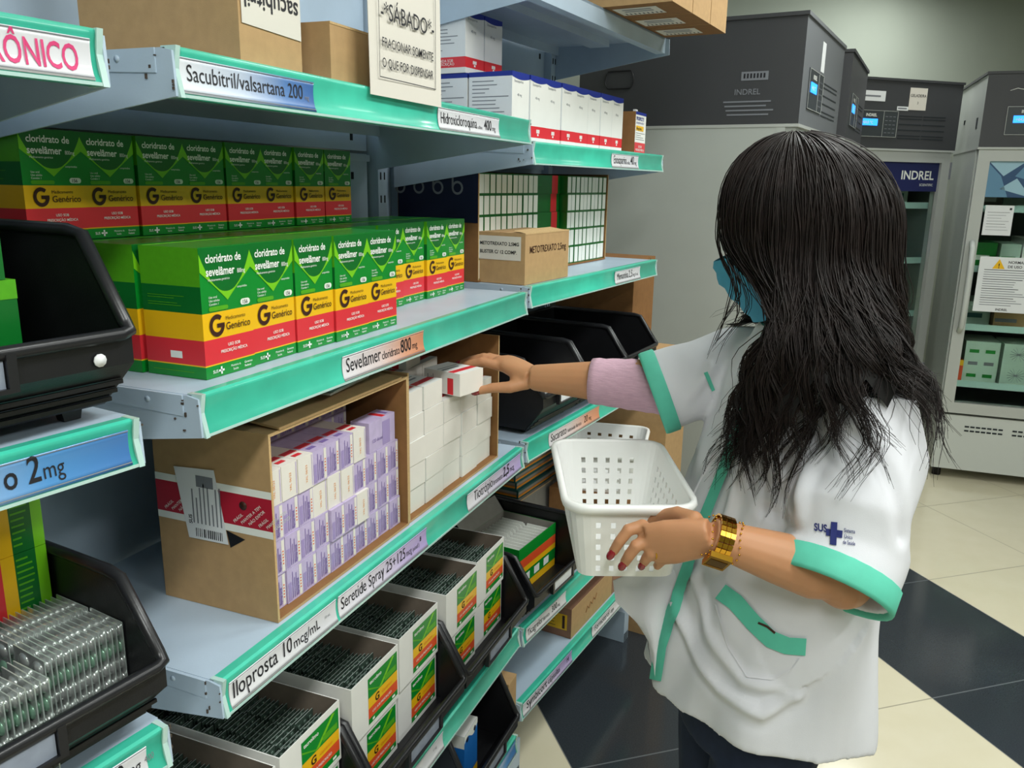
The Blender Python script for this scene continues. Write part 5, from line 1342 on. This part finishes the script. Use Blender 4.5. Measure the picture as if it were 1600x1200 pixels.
finger(th, 0.0135, 0.0080); body.ball(tuple(at(812, 594, 1.565)), 0.02, 0.02, 0.018, 'skin')
nail(th[3], th[2], -FWD + DWN * 0.4, 0.0080)
for f, r in zip(RF, (0.0074, 0.0076, 0.0072, 0.0066)): nail(f[3], f[2], -DWN - FWD * 0.5, r)
bm_ = remesh(body, 0.0027, 5, 'person', 0.5)
person = obj('person', bm_, label='person with long dark hair in a white coat, reaching into the shelf', cat='person')
for m in NAILS: obj('fingernail', m, person, label='dark red nail')
# face details under the hair and mask
for s in (-1, 1):
    m = MB(); m.ball((0.079, s * 0.031, 0.016), 0.012, 0.014, 0.012, 'eye_white', 14, 10, HM); ey = obj('eye', m, person)
    m = MB(); m.ball((0.0885, s * 0.031, 0.013), 0.003, 0.006, 0.006, 'eye_dark', 12, 8, HM); obj('iris', m, ey)
    m = MB(); m.tube([HM @ Vector((0.088, s * 0.014, 0.040)), HM @ Vector((0.088, s * 0.03, 0.045)), HM @ Vector((0.078, s * 0.048, 0.040))], 0.0028, 'brow', 6); obj('eyebrow', m, person)
m = MB(); m.ball((0.099, 0, -0.055), 0.004, 0.022, 0.0075, 'lip', 14, 8, HM); obj('lips', m, person)
# face mask: pleated shell over nose, mouth and chin
m = MB(); vs = []; fs = []; NU, NV = 22, 12
for lay in (0.0, 0.0025):
    for j in range(NV + 1):
        z = 0.004 - 0.112 * j / NV
        for i in range(NU + 1):
            a = math.radians(-88 + 176 * i / NU)
            rx = 0.104 - 0.30 * max(0, (-z - 0.065)) + 0.016 * math.exp(-((a / 0.5) ** 2)) * math.exp(-((z + 0.02) / 0.04) ** 2)
            ry = 0.079 - 0.35 * max(0, (-z - 0.055))
            pl = 0.0022 * math.sin(j * 2.1) * math.cos(a)
            vs.append((rx * math.cos(a) + 0.012 + pl + lay, (ry + lay) * math.sin(a), z))
S_ = (NU + 1) * (NV + 1)
for j in range(NV):
    for i in range(NU):
        a = j * (NU + 1) + i; fs.append((a, a + NU + 1, a + NU + 2, a + 1)); fs.append((S_ + a, S_ + a + 1, S_ + a + NU + 2, S_ + a + NU + 1))
m.add(vs, fs, 'mask_blue', HM, True); fm = obj('face_mask', m, person)
for s in (-1, 1):
    m = MB(); m.tube([HM @ Vector(p) for p in ((0.02, s * 0.080, -0.002), (-0.012, s * 0.083, 0.012), (-0.028, s * 0.083, -0.004), (-0.012, s * 0.082, -0.036), (0.018, s * 0.074, -0.062))], 0.0014, 'white_print', 6); obj('ear_loop', m, fm)

# ---- trousers and shoes
leg = MB()
leg.loft([oval((-0.078, 1.30, 0.60), 0.145, 0.105), oval((-0.078, 1.30, 0.70), 0.155, 0.11), oval((-0.072, 1.315, 0.86), 0.145, 0.10)], 'denim')
for s, fx in ((-1, 0.02), (1, -0.03)):
    hp = Vector((-0.078, 1.305, 0.68)) + R_ * 0.075 * s
    kn_ = hp + Vector((0, 0, -0.30)) + F_ * (0.03 + fx); ak = hp + Vector((0, 0, -0.62)) + F_ * fx
    leg.loft(ring_tube([ak + Vector((0, 0, 0.02)), ak.lerp(kn_, 0.5), kn_, kn_.lerp(hp, 0.5), hp], [0.052, 0.062, 0.066, 0.078, 0.085], flat_dir=F_), 'denim')
tm = remesh(leg, 0.006, 4, 'trousers'); obj('trousers', tm, person)
for s, fx in ((-1, 0.02), (1, -0.03)):
    ak = Vector((-0.078, 1.305, 0.0)) + R_ * 0.075 * s + F_ * (fx + 0.03)
    m = MB(); rings = []
    for (t_, wd, ht) in ((-0.075, 0.020, 0.04), (-0.06, 0.034, 0.06), (0.0, 0.036, 0.075), (0.06, 0.042, 0.05), (0.12, 0.040, 0.034), (0.155, 0.022, 0.022)):
        c = ak + F_ * t_
        rings.append([tuple(c + R_ * (wd * math.cos(a)) + Vector((0, 0, max(0.0, ht / 2 + ht / 2 * math.sin(a))))) for a in [2 * PI * k / 16 for k in range(16)]])
    m.loft(rings, 'shoe'); obj('shoe', m, person)

# ---- coat: torso shell and two wide sleeves grown together
coat = MB()
def hemz(a):   # right front lifted, left rear low
    return 0.0
sec = [((-0.050, 1.352, 1.292), 0.070, 0.064), ((-0.046, 1.352, 1.268), 0.105, 0.074), ((-0.038, 1.355, 1.235), 0.176, 0.088), ((-0.036, 1.357, 1.19), 0.200, 0.104), ((-0.040, 1.352, 1.12), 0.203, 0.122), ((-0.050, 1.345, 1.05), 0.205, 0.134), ((-0.066, 1.336, 0.95), 0.210, 0.146), ((-0.074, 1.328, 0.85), 0.216, 0.155), ((-0.076, 1.32, 0.76), 0.222, 0.162), ((-0.076, 1.313, 0.655), 0.228, 0.166)]
hemtilt = lambda a: 0.014 * math.sin(a) + 0.012 - 0.022 * math.cos(a)
rings = [oval(c, a, b, 40) for c, a, b in sec]
rings[-1] = oval(sec[-1][0], sec[-1][1], sec[-1][2], 40, dz=hemtilt)
inner = [oval(sec[-1][0], sec[-1][1] - 0.013, sec[-1][2] - 0.013, 40, dz=hemtilt), oval((-0.076, 1.315, 0.80), 0.20, 0.142, 40)]
coat.loft((rings + inner)[::-1], 'coat')
def sleeve(pts, rads, flats, fdir, back):
    rr = ring_tube(pts, rads, flats, 26, fdir)
    inn = ring_tube([pts[-1], Vector(pts[-1]).lerp(Vector(pts[-2]), back)], [rads[-1] - 0.012, rads[-1] - 0.016], [flats[-1]] * 2, 26, fdir)
    pp = [Vector(p) for p in pts]
    # keep the inner rings parallel to the hem
    d = (pp[-1] - pp[-2]).normalized()
    c = pp[-1]; last = rr[-1]
    inn = [[tuple(c + (Vector(v) - c) * k - d * q) for v in last] for k, q in ((0.86, 0.0), (0.80, 0.07))]
    coat.loft(rr + inn, 'coat')
    return rr
hemL = [SH_L + Vector((-0.012, 0.008, 0.0)), SH_L + Vector((0.000, -0.018, -0.07)), Vector((0.040, 1.165, 1.07)), at(1324, 850, 1.14), at(1297, 918, 1.12)]
sl_rads = [0.068, 0.074, 0.078, 0.082, 0.082]
rrL = sleeve(hemL, sl_rads, [1.0, 1.0, 0.95, 0.9, 0.88], Vector((0.2, 1, 0.1)), 0.5)
hemR = [SH_R + Vector((0.03, -0.01, 0.0)), SH_R + Vector((-0.03, 0.0, -0.012)), SH_R.lerp(at(1024, 612, 1.47), 0.65), at(1024, 614, 1.47)]
rrR = sleeve(hemR, [0.066, 0.068, 0.070, 0.070], [1.0, 1.0, 1.0, 1.05], Vector((0, 0, 1)), 0.5)
cm_ = remesh(coat, 0.0048, 7, 'coat', 0.5)
# cloth folds: drape waves running down the body and across the sleeves
co = np.empty(len(cm_.vertices) * 3); cm_.vertices.foreach_get('co', co); co = co.reshape(-1, 3)
no = np.empty(len(cm_.vertices) * 3); cm_.vertices.foreach_get('normal', no); no = no.reshape(-1, 3)
cx, cy = co[:, 0] + 0.06, co[:, 1] - 1.335
ang = np.arctan2(cy, cx)
low = np.clip((1.15 - co[:, 2]) / 0.45, 0, 1)
fold = 0.007 * low * np.sin(ang * 7 + co[:, 2] * 9) + 0.004 * low * np.sin(ang * 13 - co[:, 2] * 14 + 1.0)
fold += 0.0028 * np.sin(co[:, 2] * 46 + co[:, 0] * 38 - co[:, 1] * 25) * np.clip((co[:, 2] - 0.9) / 0.2, 0, 1)
# single creases, each a soft ridge with a hollow either side
TB = BVHTree.FromPolygons([Vector(v) for v in co], [tuple(p.vertices) for p in cm_.polygons])
def crease(path, A, s):
    P = []
    for (px, py) in path:
        d = (RGT * ((px - 800) / 1290) + DWN * ((py - 600) / 1290) + FWD).normalized()
        hit = TB.ray_cast(CAM, d)[0]
        if hit is not None: P.append(np.array(hit))
    best = np.full(len(co), 9.0)
    for a, b in zip(P, P[1:]):
        ab = b - a; t = np.clip(((co - a) @ ab) / (ab @ ab), 0, 1)
        best = np.minimum(best, np.linalg.norm(co - a - t[:, None] * ab, axis=1))
    q = (best / s) ** 2
    return A * (1 - 1.3 * q) * np.exp(-q)
for path, A, s in [([(1200, 600), (1178, 690), (1140, 800), (1115, 880)], 0.008, 0.016), ([(1225, 620), (1215, 720), (1235, 800)], 0.007, 0.016),
    ([(1060, 940), (1078, 1010), (1125, 1075), (1190, 1110), (1245, 1090)], 0.011, 0.016), ([(1085, 900), (1105, 985), (1160, 1060), (1220, 1075)], 0.008, 0.016),
    ([(1245, 1080), (1290, 1020), (1335, 940)], 0.006, 0.022), ([(1200, 800), (1245, 838), (1285, 868)], -0.010, 0.014), ([(1295, 640), (1268, 730), (1250, 810)], 0.009, 0.018),
    ([(1340, 680), (1392, 760), (1410, 840)], -0.006, 0.016), ([(1112, 575), (1068, 630), (1052, 680)], 0.007, 0.014), ([(1140, 600), (1095, 665), (1070, 740)], 0.007, 0.016),
    ]:
    fold += crease(path, A, s)
for hc_, dd in ((hemL[-1], hemL[-1] - hemL[-2]), (hemR[-1], hemR[-1] - hemR[-2])):
    ax_ = np.array(dd.normalized()); rel = co - np.array(hc_); al = rel @ ax_; rad_ = np.linalg.norm(rel - al[:, None] * ax_, axis=1)
    near_ = (rad_ < 0.12) & (al > -0.10)
    fold = np.where(near_, fold * np.clip((-al - 0.035) / 0.05, 0, 1), fold)
# low down the cloth and its lining move together, straight out from the body
rd_ = np.stack([co[:, 0] + 0.076, co[:, 1] - 1.315, np.zeros(len(co))], 1); rd_ /= np.linalg.norm(rd_, axis=1)[:, None] + 1e-9
wl_ = np.clip((0.90 - co[:, 2]) / 0.06, 0, 1)[:, None]
no = no * (1 - wl_) + rd_ * wl_
co += no * fold[:, None]
cm_.vertices.foreach_set('co', co.ravel()); cm_.update()
coat_o = obj('coat', cm_, person, label='white short-sleeved coat with teal trim')
CB = BVHTree.FromPolygons([v.co.copy() for v in cm_.vertices], [tuple(p.vertices) for p in cm_.polygons])

def cloth_patch(poly, m, name, par, off=0.0022, step=9, double=True):
    """lay a patch of cloth or print on the coat: poly is a grid of photo measurements dropped on the coat's surface"""
    mb = MB(); vs = []
    for row in poly:
        for (px, py) in row:
            d = (RGT * ((px - 800) / 1290) + DWN * ((py - 600) / 1290) + FWD).normalized()
            hit, n, i, dist = CB.ray_cast(CAM, d)
            if hit is None: hit, n, i, dist = CB.find_nearest(CAM + d * 1.3)
            if n.dot(d) > 0: n = -n
            vs.append(tuple(hit + n * off))
    R, K = len(poly), len(poly[0]); fs = []
    for r in range(R - 1):
        for k in range(K - 1): fs.append((r * K + k, (r + 1) * K + k, (r + 1) * K + k + 1, r * K + k + 1))
    mb.add(vs, fs, m, None, True)
    return obj(name, mb, par)
def band(path, wdt, m, name, par, off=0.0022):
    """a trim band along a path; width across it"""
    P = [Vector((x, y)) for x, y in path]
    fine = []
    for a, b in zip(P, P[1:]):
        n = max(2, int((b - a).length / 9))
        fine += [a.lerp(b, i / n) for i in range(n)]
    fine.append(P[-1])
    rows = [[], [], [], [], []]
    for i, p in enumerate(fine):
        t = (fine[min(i + 3, len(fine) - 1)] - fine[max(i - 3, 0)]).normalized(); q = Vector((-t.y, t.x))
        for r, k in enumerate((-0.5, -0.25, 0, 0.25, 0.5)): rows[r].append(tuple(p + q * (wdt * k)))
    return cloth_patch(rows, m, name, par, off)
band([(1168, 640), (1140, 720), (1108, 800), (1080, 880), (1052, 960), (1036, 1010), (1028, 1062)], 17, 'coat_trim', 'front_trim', coat_o, 0.0055)
band([(1128, 924), (1150, 940), (1178, 972), (1205, 998), (1230, 1008), (1259, 1010)], 27, 'coat_trim', 'pocket_trim', coat_o, 0.003)
band([(1120, 945), (1138, 1010), (1168, 1058), (1205, 1062), (1238, 1045), (1252, 1026)], 2.0, 'coat', 'pocket_seam', coat_o, 0.0024)
band([(1103, 582), (1109, 598), (1115, 610)], 6, 'coat_trim', 'embroidery', coat_o, 0.0018)
band([(1186, 972), (1200, 978), (1212, 988)], 3.5, 'brown_print', 'pen_tip', coat_o, 0.004)
# printed health-service mark on the left sleeve
def print_on(fn_vs, fs, m, mb):
    vs = []
    for (px, py) in fn_vs:
        d = (RGT * ((px - 800) / 1290) + DWN * ((py - 600) / 1290) + FWD).normalized()
        hit, n, i, dist = CB.ray_cast(CAM, d)
        if hit is None: hit, n, i, dist = CB.find_nearest(CAM + d * 1.15)
        if n.dot(d) > 0: n = -n
        vs.append(tuple(hit + n * 0.0016))
    mb.add(vs, fs, m)
mk = MB()
def ptext(t, x, y, size, bold=0.0, wmax=None, slope=0.14):
    vs, fs, wd = text_geo(t, bold); k = min(size, (wmax / wd) if wmax else size)
    print_on([(x + vx * k, y - vy * size + vx * k * slope) for vx, vy in vs], fs, 'logo_blue', mk)
ptext('SUS', 1273, 829, 17, 0.03, 20)
print_on([(1299, 815), (1309, 816), (1307, 853), (1297, 851)], [(0, 1, 2, 3)], 'logo_blue', mk)
print_on([(1292, 826), (1317, 829), (1316, 841), (1291, 837)], [(0, 1, 2, 3)], 'logo_blue', mk)
ptext('Sistema', 1319, 831, 9, 0.01, 17); ptext('Único', 1319, 841, 9, 0.01, 13); ptext('de Saúde', 1317, 850, 9, 0.01, 19)
obj('printed_mark', mk, coat_o)
# sleeve cuffs: teal bands round both hems
def cuff(rr, pts, wd, par):
    c = Vector(pts[-1]); d = (c - Vector(pts[-2])).normalized(); m = MB(); rings = []
    for (k, q) in ((1.0, -wd), (1.035, -wd + 0.002), (1.04, 0.001), (1.02, 0.006), (0.965, 0.006), (0.93, 0.0), (0.90, -0.05)):
        rings.append([tuple(c + (Vector(v) - c) * k * (1.0) + d * q) for v in rr[-1]])
    m.loft(rings, 'coat_trim', caps=False); return obj('cuff', m, par)
cuff(rrL, hemL, 0.030, coat_o); cuff(rrR, hemR, 0.022, coat_o)
# the right front of the coat hangs open ahead of the body
m = MB(); rows = []
fl = [((1122, 690), (1134, 745), 1.298), ((1086, 765), (1104, 850), 1.322), ((1040, 872), (1078, 905), 1.352), ((958, 908), (1060, 950), 1.358), ((962, 940), (1047, 985), 1.358), ((990, 968), (1036, 1020), 1.360), ((1010, 990), (1029, 1045), 1.362), ((1018, 1040), (1025, 1064), 1.365)]
for lay in (0.0, 0.004):
    for (a, b, d) in fl:
        for i in range(9):
            t = i / 8
            p = at(a[0] + (b[0] - a[0]) * t, a[1] + (b[1] - a[1]) * t, d + 0.022 * (1 - t) - 0.004 * t + 0.006 * math.sin(t * 7))
            rows.append(tuple(p + FWD * lay))
n = 9; q = len(fl); fs = []
for r in range(q - 1):
    for k in range(n - 1):
        a = r * n + k; fs.append((a, a + n, a + n + 1, a + 1)); b = a + q * n; fs.append((b, b + 1, b + n + 1, b + n))
m.add(rows, fs, 'coat', None, True); obj('open_front', m, coat_o)
# lilac knit sleeve under the right cuff
p0, p1 = at(1045, 606, 1.462), at(924, 595, 1.50)
m = MB(); rings = []
tl = (p1 - p0); 
for i in range(13):
    t = i / 12; r = 0.0495 - 0.008 * t + 0.0008 * math.sin(i * 2.4)
    rings += [ring_tube([p0, p1], [r, r], n=28)[0]]
    rings[-1] = [tuple(Vector(v) + tl * t) for v in rings[-1]]
rings.append([tuple(p1 + (Vector(v) - p1) * 0.80) for v in rings[-1]])
m.loft(rings, 'knit', caps=False); obj('knit_sleeve', m, person, label='lilac knitted sleeve end')
# neck of the teal undershirt
m = MB(); m.loft([oval((-0.05, 1.353, 1.272), 0.064, 0.060, 24), oval((-0.058, 1.355, 1.292), 0.062, 0.060, 24), oval((-0.06, 1.355, 1.294), 0.056, 0.054, 24)], 'teal_dark', caps=False); obj('undershirt_collar', m, person)

# ---- wristwatch and small jewellery on the left arm
wd_ = (EL_L - WR_L).normalized(); wc = WR_L + wd_ * 0.012
up_ = (-FWD - wd_ * (-FWD).dot(wd_)).normalized(); sd_ = wd_.cross(up_)
wt = empty('wristwatch', Matrix.Identity(4), None, None); wt.parent = person
for k in list(wt.keys()): del wt[k]
m = MB(); n = 26; r = 0.0305
for k in range(n):
    a0, a1 = 2 * PI * k / n + 0.02, 2 * PI * (k + 1) / n - 0.02
    for q in range(3):
        x0 = -0.0105 + 0.0072 * q
        P = []
        for (a, rr_) in ((a0, r), (a1, r), (a1, r + 0.0028), (a0, r + 0.0028)):
            for xx in (x0, x0 + 0.0064): P.append(tuple(wc + wd_ * xx + (up_ * math.cos(a) + sd_ * math.sin(a)) * rr_))
        m.add(P, [(0, 1, 3, 2), (4, 6, 7, 5), (0, 2, 4, 6)[:0] or (2, 3, 5, 4), (0, 6, 7, 1), (0, 2, 4, 6), (1, 7, 5, 3)], 'gold')
obj('bracelet', m, wt, label='gold link bracelet')
fdir = (up_ * 0.55 + sd_ * (0.83 if sd_.dot(DWN) > 0 else -0.83)).normalized(); ft_ = wd_.cross(fdir)
WM = Matrix((wd_, ft_, fdir)).transposed().to_4x4(); WM.translation = wc + fdir * 0.031
m = MB(); m.box(-0.015, 0.015, -0.017, 0.017, -0.002, 0.006, 'gold', M=WM); m.box(-0.012, 0.012, -0.009, 0.009, 0.006, 0.0066, 'gold_dark', M=WM); m.box(-0.013, 0.013, 0.0105, 0.0155, 0.006, 0.0068, 'gold', M=WM); obj('watch_case', m, wt, label='square gold watch case')
for k, off_ in enumerate((-0.018, 0.020)):
    m = MB(); c = wc + wd_ * off_
    rr_ = 0.0285 if k == 0 else 0.0305
    for q in range(20):
        a = 2 * PI * q / 20; p = c + (up_ * math.cos(a) + sd_ * math.sin(a)) * rr_ + wd_ * 0.003 * math.sin(3 * a)
        m.ball(tuple(p), 0.0016, 0.0016, 0.0016, 'gold', 6, 4)
    obj('bead_bracelet', m, person, label='fine gold beads')
m = MB(); a, b = LF[2][0], LF[2][1]; c = a.lerp(b, 0.75)
m.tube([tuple(p) for p in [Vector(v) for v in ring_tube([c, c + (b - a) * 0.1], [0.0106, 0.0106], n=18)[0]]], 0.0012, 'gold', 6, closed=True); obj('ring', m, person, label='thin gold ring')

# ================================================================== HAIR
f3 = Vector((h0.x, h0.y, 0)); l3 = l0.copy(); l3.z = 0; l3.normalize()
def hdir(psi): return f3 * math.cos(psi) + l3 * math.sin(psi)
def hrad(psi):      # horizontal reach of the hair mass round the head, 0 = face, 90 = left ear (viewer's side)
    c, s = math.cos(psi), math.sin(psi)
    return 1.0 / math.sqrt((c / (0.126 if c > 0 else 0.142)) ** 2 + (s / 0.110) ** 2)
def sstep(x): x = max(0.0, min(1.0, x)); return x * x * (3 - 2 * x)
D80 = math.radians(84)
def strand(psi, zend, wave, ph, flare, n=18, inset=1.0, part=0.0, sweep=1.0, fwd=0.0):
    """from the parting over the skull to the widest point, then hanging; returns points"""
    pts = []
    for i in range(n):
        t = i / (n - 1)
        if t < 0.40:
            k = t / 0.40; phi = math.radians(8 + 90 * k)
            p_ = psi + part * (1 - k)
            r = hrad(p_) * math.sin(min(phi, PI / 2)) * inset
            top = HC + Vector((0, 0, 0.020)) + f3 * 0.015 * (1 - k)
            p = top + hdir(p_) * r + Vector((0, 0, 0.124 * inset * math.cos(phi)))
        else:
            k = (t - 0.40) / 0.60
            z0 = HC.z + 0.020 - 0.014
            z = z0 + (zend - z0) * k
            dz = (z0 - z - 0.008) / 0.115
            ps = psi + max(0.0, D80 - psi) * sweep * sstep(dz) - fwd * sstep((k - 0.35) / 0.65)
            over = (0.075 * math.exp(-((ps - 1.65) / 0.5) ** 2) + 0.072 * math.exp(-((ps - 2.2) / 0.36) ** 2)) * sstep((z0 - z - 0.03) / 0.15)      # draped out over the near shoulder
            r = (hrad(ps) + flare * k ** 1.1) * inset + over - 0.012 * sweep * sstep(dz) * (1 if psi < 1.2 else 0)
            p = HC + hdir(ps) * r; p.z = z
            w = wave * sstep(k * 1.5)
            tang = Vector((0, 0, 1)).cross(hdir(ps))
            p = p + tang * (w * math.sin(ph + k * 13.0)) + hdir(ps) * (w * 0.6 * math.cos(ph * 1.3 + k * 11.0))
        pts.append(p)
    return pts
def clear_of_coat(pts, gap):
    """follow the free path, but slide down along the cloth where it is met"""
    out = [pts[0].copy()]
    for i in range(1, len(pts)):
        dv_ = pts[i] - pts[i - 1]; p = out[-1]
        q = p + dv_
        if q.z < 1.33:
            hit, nrm, k, d = CB.find_nearest(q)
            if hit is not None:
                s_ = (q - hit).dot(nrm)
                if s_ < gap and d < 0.12:
                    q = q + nrm * (gap - s_)
                    st = q - p
                    if st.length > 1e-6: q = p + st * (dv_.length / st.length)
                    hit, nrm, k, d = CB.find_nearest(q); s_ = (q - hit).dot(nrm)
                    if s_ < gap: q = q + nrm * (gap - s_)
        out.append(q)
    for _ in range(1):
        out = [out[0]] + [(out[i - 1] + out[i] * 2 + out[i + 1]) / 4 for i in range(1, len(out) - 1)] + [out[-1]]
    return out
hb = MB(); vs = []; fs = []; NP, NT = 70, 22
for i in range(NP + 1):
    psi = math.radians(22 + 278 * i / NP)
    P = strand(psi, (1.18 if i < 18 else 1.235) + 0.02 * math.sin(i * 1.7), 0, 0, 0.03, NT, 0.93)
    vs += [tuple(p) for p in clear_of_coat(P, 0.006)]
for i in range(NP):
    for j in range(NT - 1):
        a = i * NT + j; fs.append((a, a + 1, a + NT + 1, a + NT))
hb.add(vs, fs, 'hair_base', None, True)
hb.ball((HC.x + 0.012, HC.y + 0.0, HC.z + 0.033), 0.118, 0.098, 0.106, 'hair_base', 24, 14)
S = []
rg = random.Random(11)
def add_lock(psi, zend, n_str, width, wave, flare, rad=0.0010, part=0.0, sweep=1.0, fwd=0.0, gap=(0.005, 0.02)):
    """a lock: strands round one wavy path, gathered towards the tip"""
    ph = rg.uniform(0, 6.28); n = 26
    base = strand(psi, zend, wave, ph, flare, n, rg.uniform(0.98, 1.03), part, sweep, fwd)
    base2 = strand(psi + width, zend + 0.01, wave, ph + 0.2, flare, n, rg.uniform(0.98, 1.03), part, sweep, fwd)
    g = rg.uniform(*gap)
    for q in range(n_str):
        m_ = rg.random(); stray = rg.random() < 0.05
        cut = rg.uniform(0.0, 0.16)
        j = Vector((rg.gauss(0, 1), rg.gauss(0, 1), rg.gauss(0, 1))) * (0.0034 if not stray else 0.011)
        P = []
        for i in range(n):
            t = i / (n - 1) * (1 - cut); x = t * (n - 1); a = min(n - 2, int(x)); fr = x - a
            k = max(0, (t - 0.45) / 0.55)
            mm = m_ * (1 - 0.75 * k) + 0.375 * k
            p = base[a].lerp(base[a + 1], fr).lerp(base2[a].lerp(base2[a + 1], fr), mm)
            P.append(p + j * (0.35 + 0.65 * math.sin(PI * min(1, t * 1.1)) if not stray else t))
        S.append((clear_of_coat(P, g + rg.uniform(0, 0.008)), rad * rg.uniform(0.7, 1.25)))
for i in range(240):                                       # the whole mantle
    d = rg.uniform(24, 290); psi = math.radians(d)
    near = d < 215
    ze = 1.11 + rg.uniform(-0.06, 0.07) - (0.02 if 70 < d < 100 else 0) + (0.045 if 118 <= d < 200 else 0)
    add_lock(psi, ze, 22 if near else 8, rg.uniform(0.06, 0.13), rg.uniform(0.012, 0.030), rg.uniform(0.0, 0.04), part=rg.uniform(-0.3, 0.3), fwd=rg.uniform(0, 0.5) if d < 100 else rg.uniform(-0.2, 0.1), gap=(0.005, 0.02) if d < 95 else (0.005, 0.034))
for i in range(16):                                        # long wavy locks over the chest and down the sleeve side
    add_lock(math.radians(rg.uniform(66, 105)), rg.uniform(1.03, 1.10), 16, 0.05, rg.uniform(0.018, 0.028), rg.uniform(0.0, 0.04), fwd=rg.uniform(0.1, 0.7))
for i in range(12):                                        # thin strands hanging over the sleeve
    add_lock(math.radians(rg.uniform(100, 135)), rg.uniform(1.09, 1.15), 5, 0.04, rg.uniform(0.014, 0.024), rg.uniform(0.0, 0.03))
for i in range(4):                                         # wisps past the cheek on to the far shoulder
    add_lock(math.radians(rg.uniform(18, 40)), rg.uniform(1.20, 1.25), 4, 0.04, 0.008, rg.uniform(0.0, 0.03), part=0.3, sweep=0.5, fwd=0.5)
V = []; Fc = []
for P, r in S:
    n = len(P); o = len(V)
    t0 = (P[-1] - P[0]).normalized(); a = t0.orthogonal().normalized()
    for i, p in enumerate(P):
        t = (P[min(i + 1, n - 1)] - P[max(i - 1, 0)]).normalized()
        a = (a - t * a.dot(t)).normalized(); b = t.cross(a); rr_ = r * (1 - 0.75 * (i / (n - 1)) ** 3)
        for k in range(3):
            an = 2.0944 * k; q = p + (a * math.cos(an) + b * math.sin(an)) * rr_; V.append((q.x, q.y, q.z))
    for i in range(n - 1):
        for k in range(3):
            k2 = (k + 1) % 3; Fc.append((o + i * 3 + k, o + i * 3 + k2, o + (i + 1) * 3 + k2, o + (i + 1) * 3 + k))
hb.add(V, Fc, 'hair', None, True)
obj('hair', hb, person, label='long wavy dark hair')
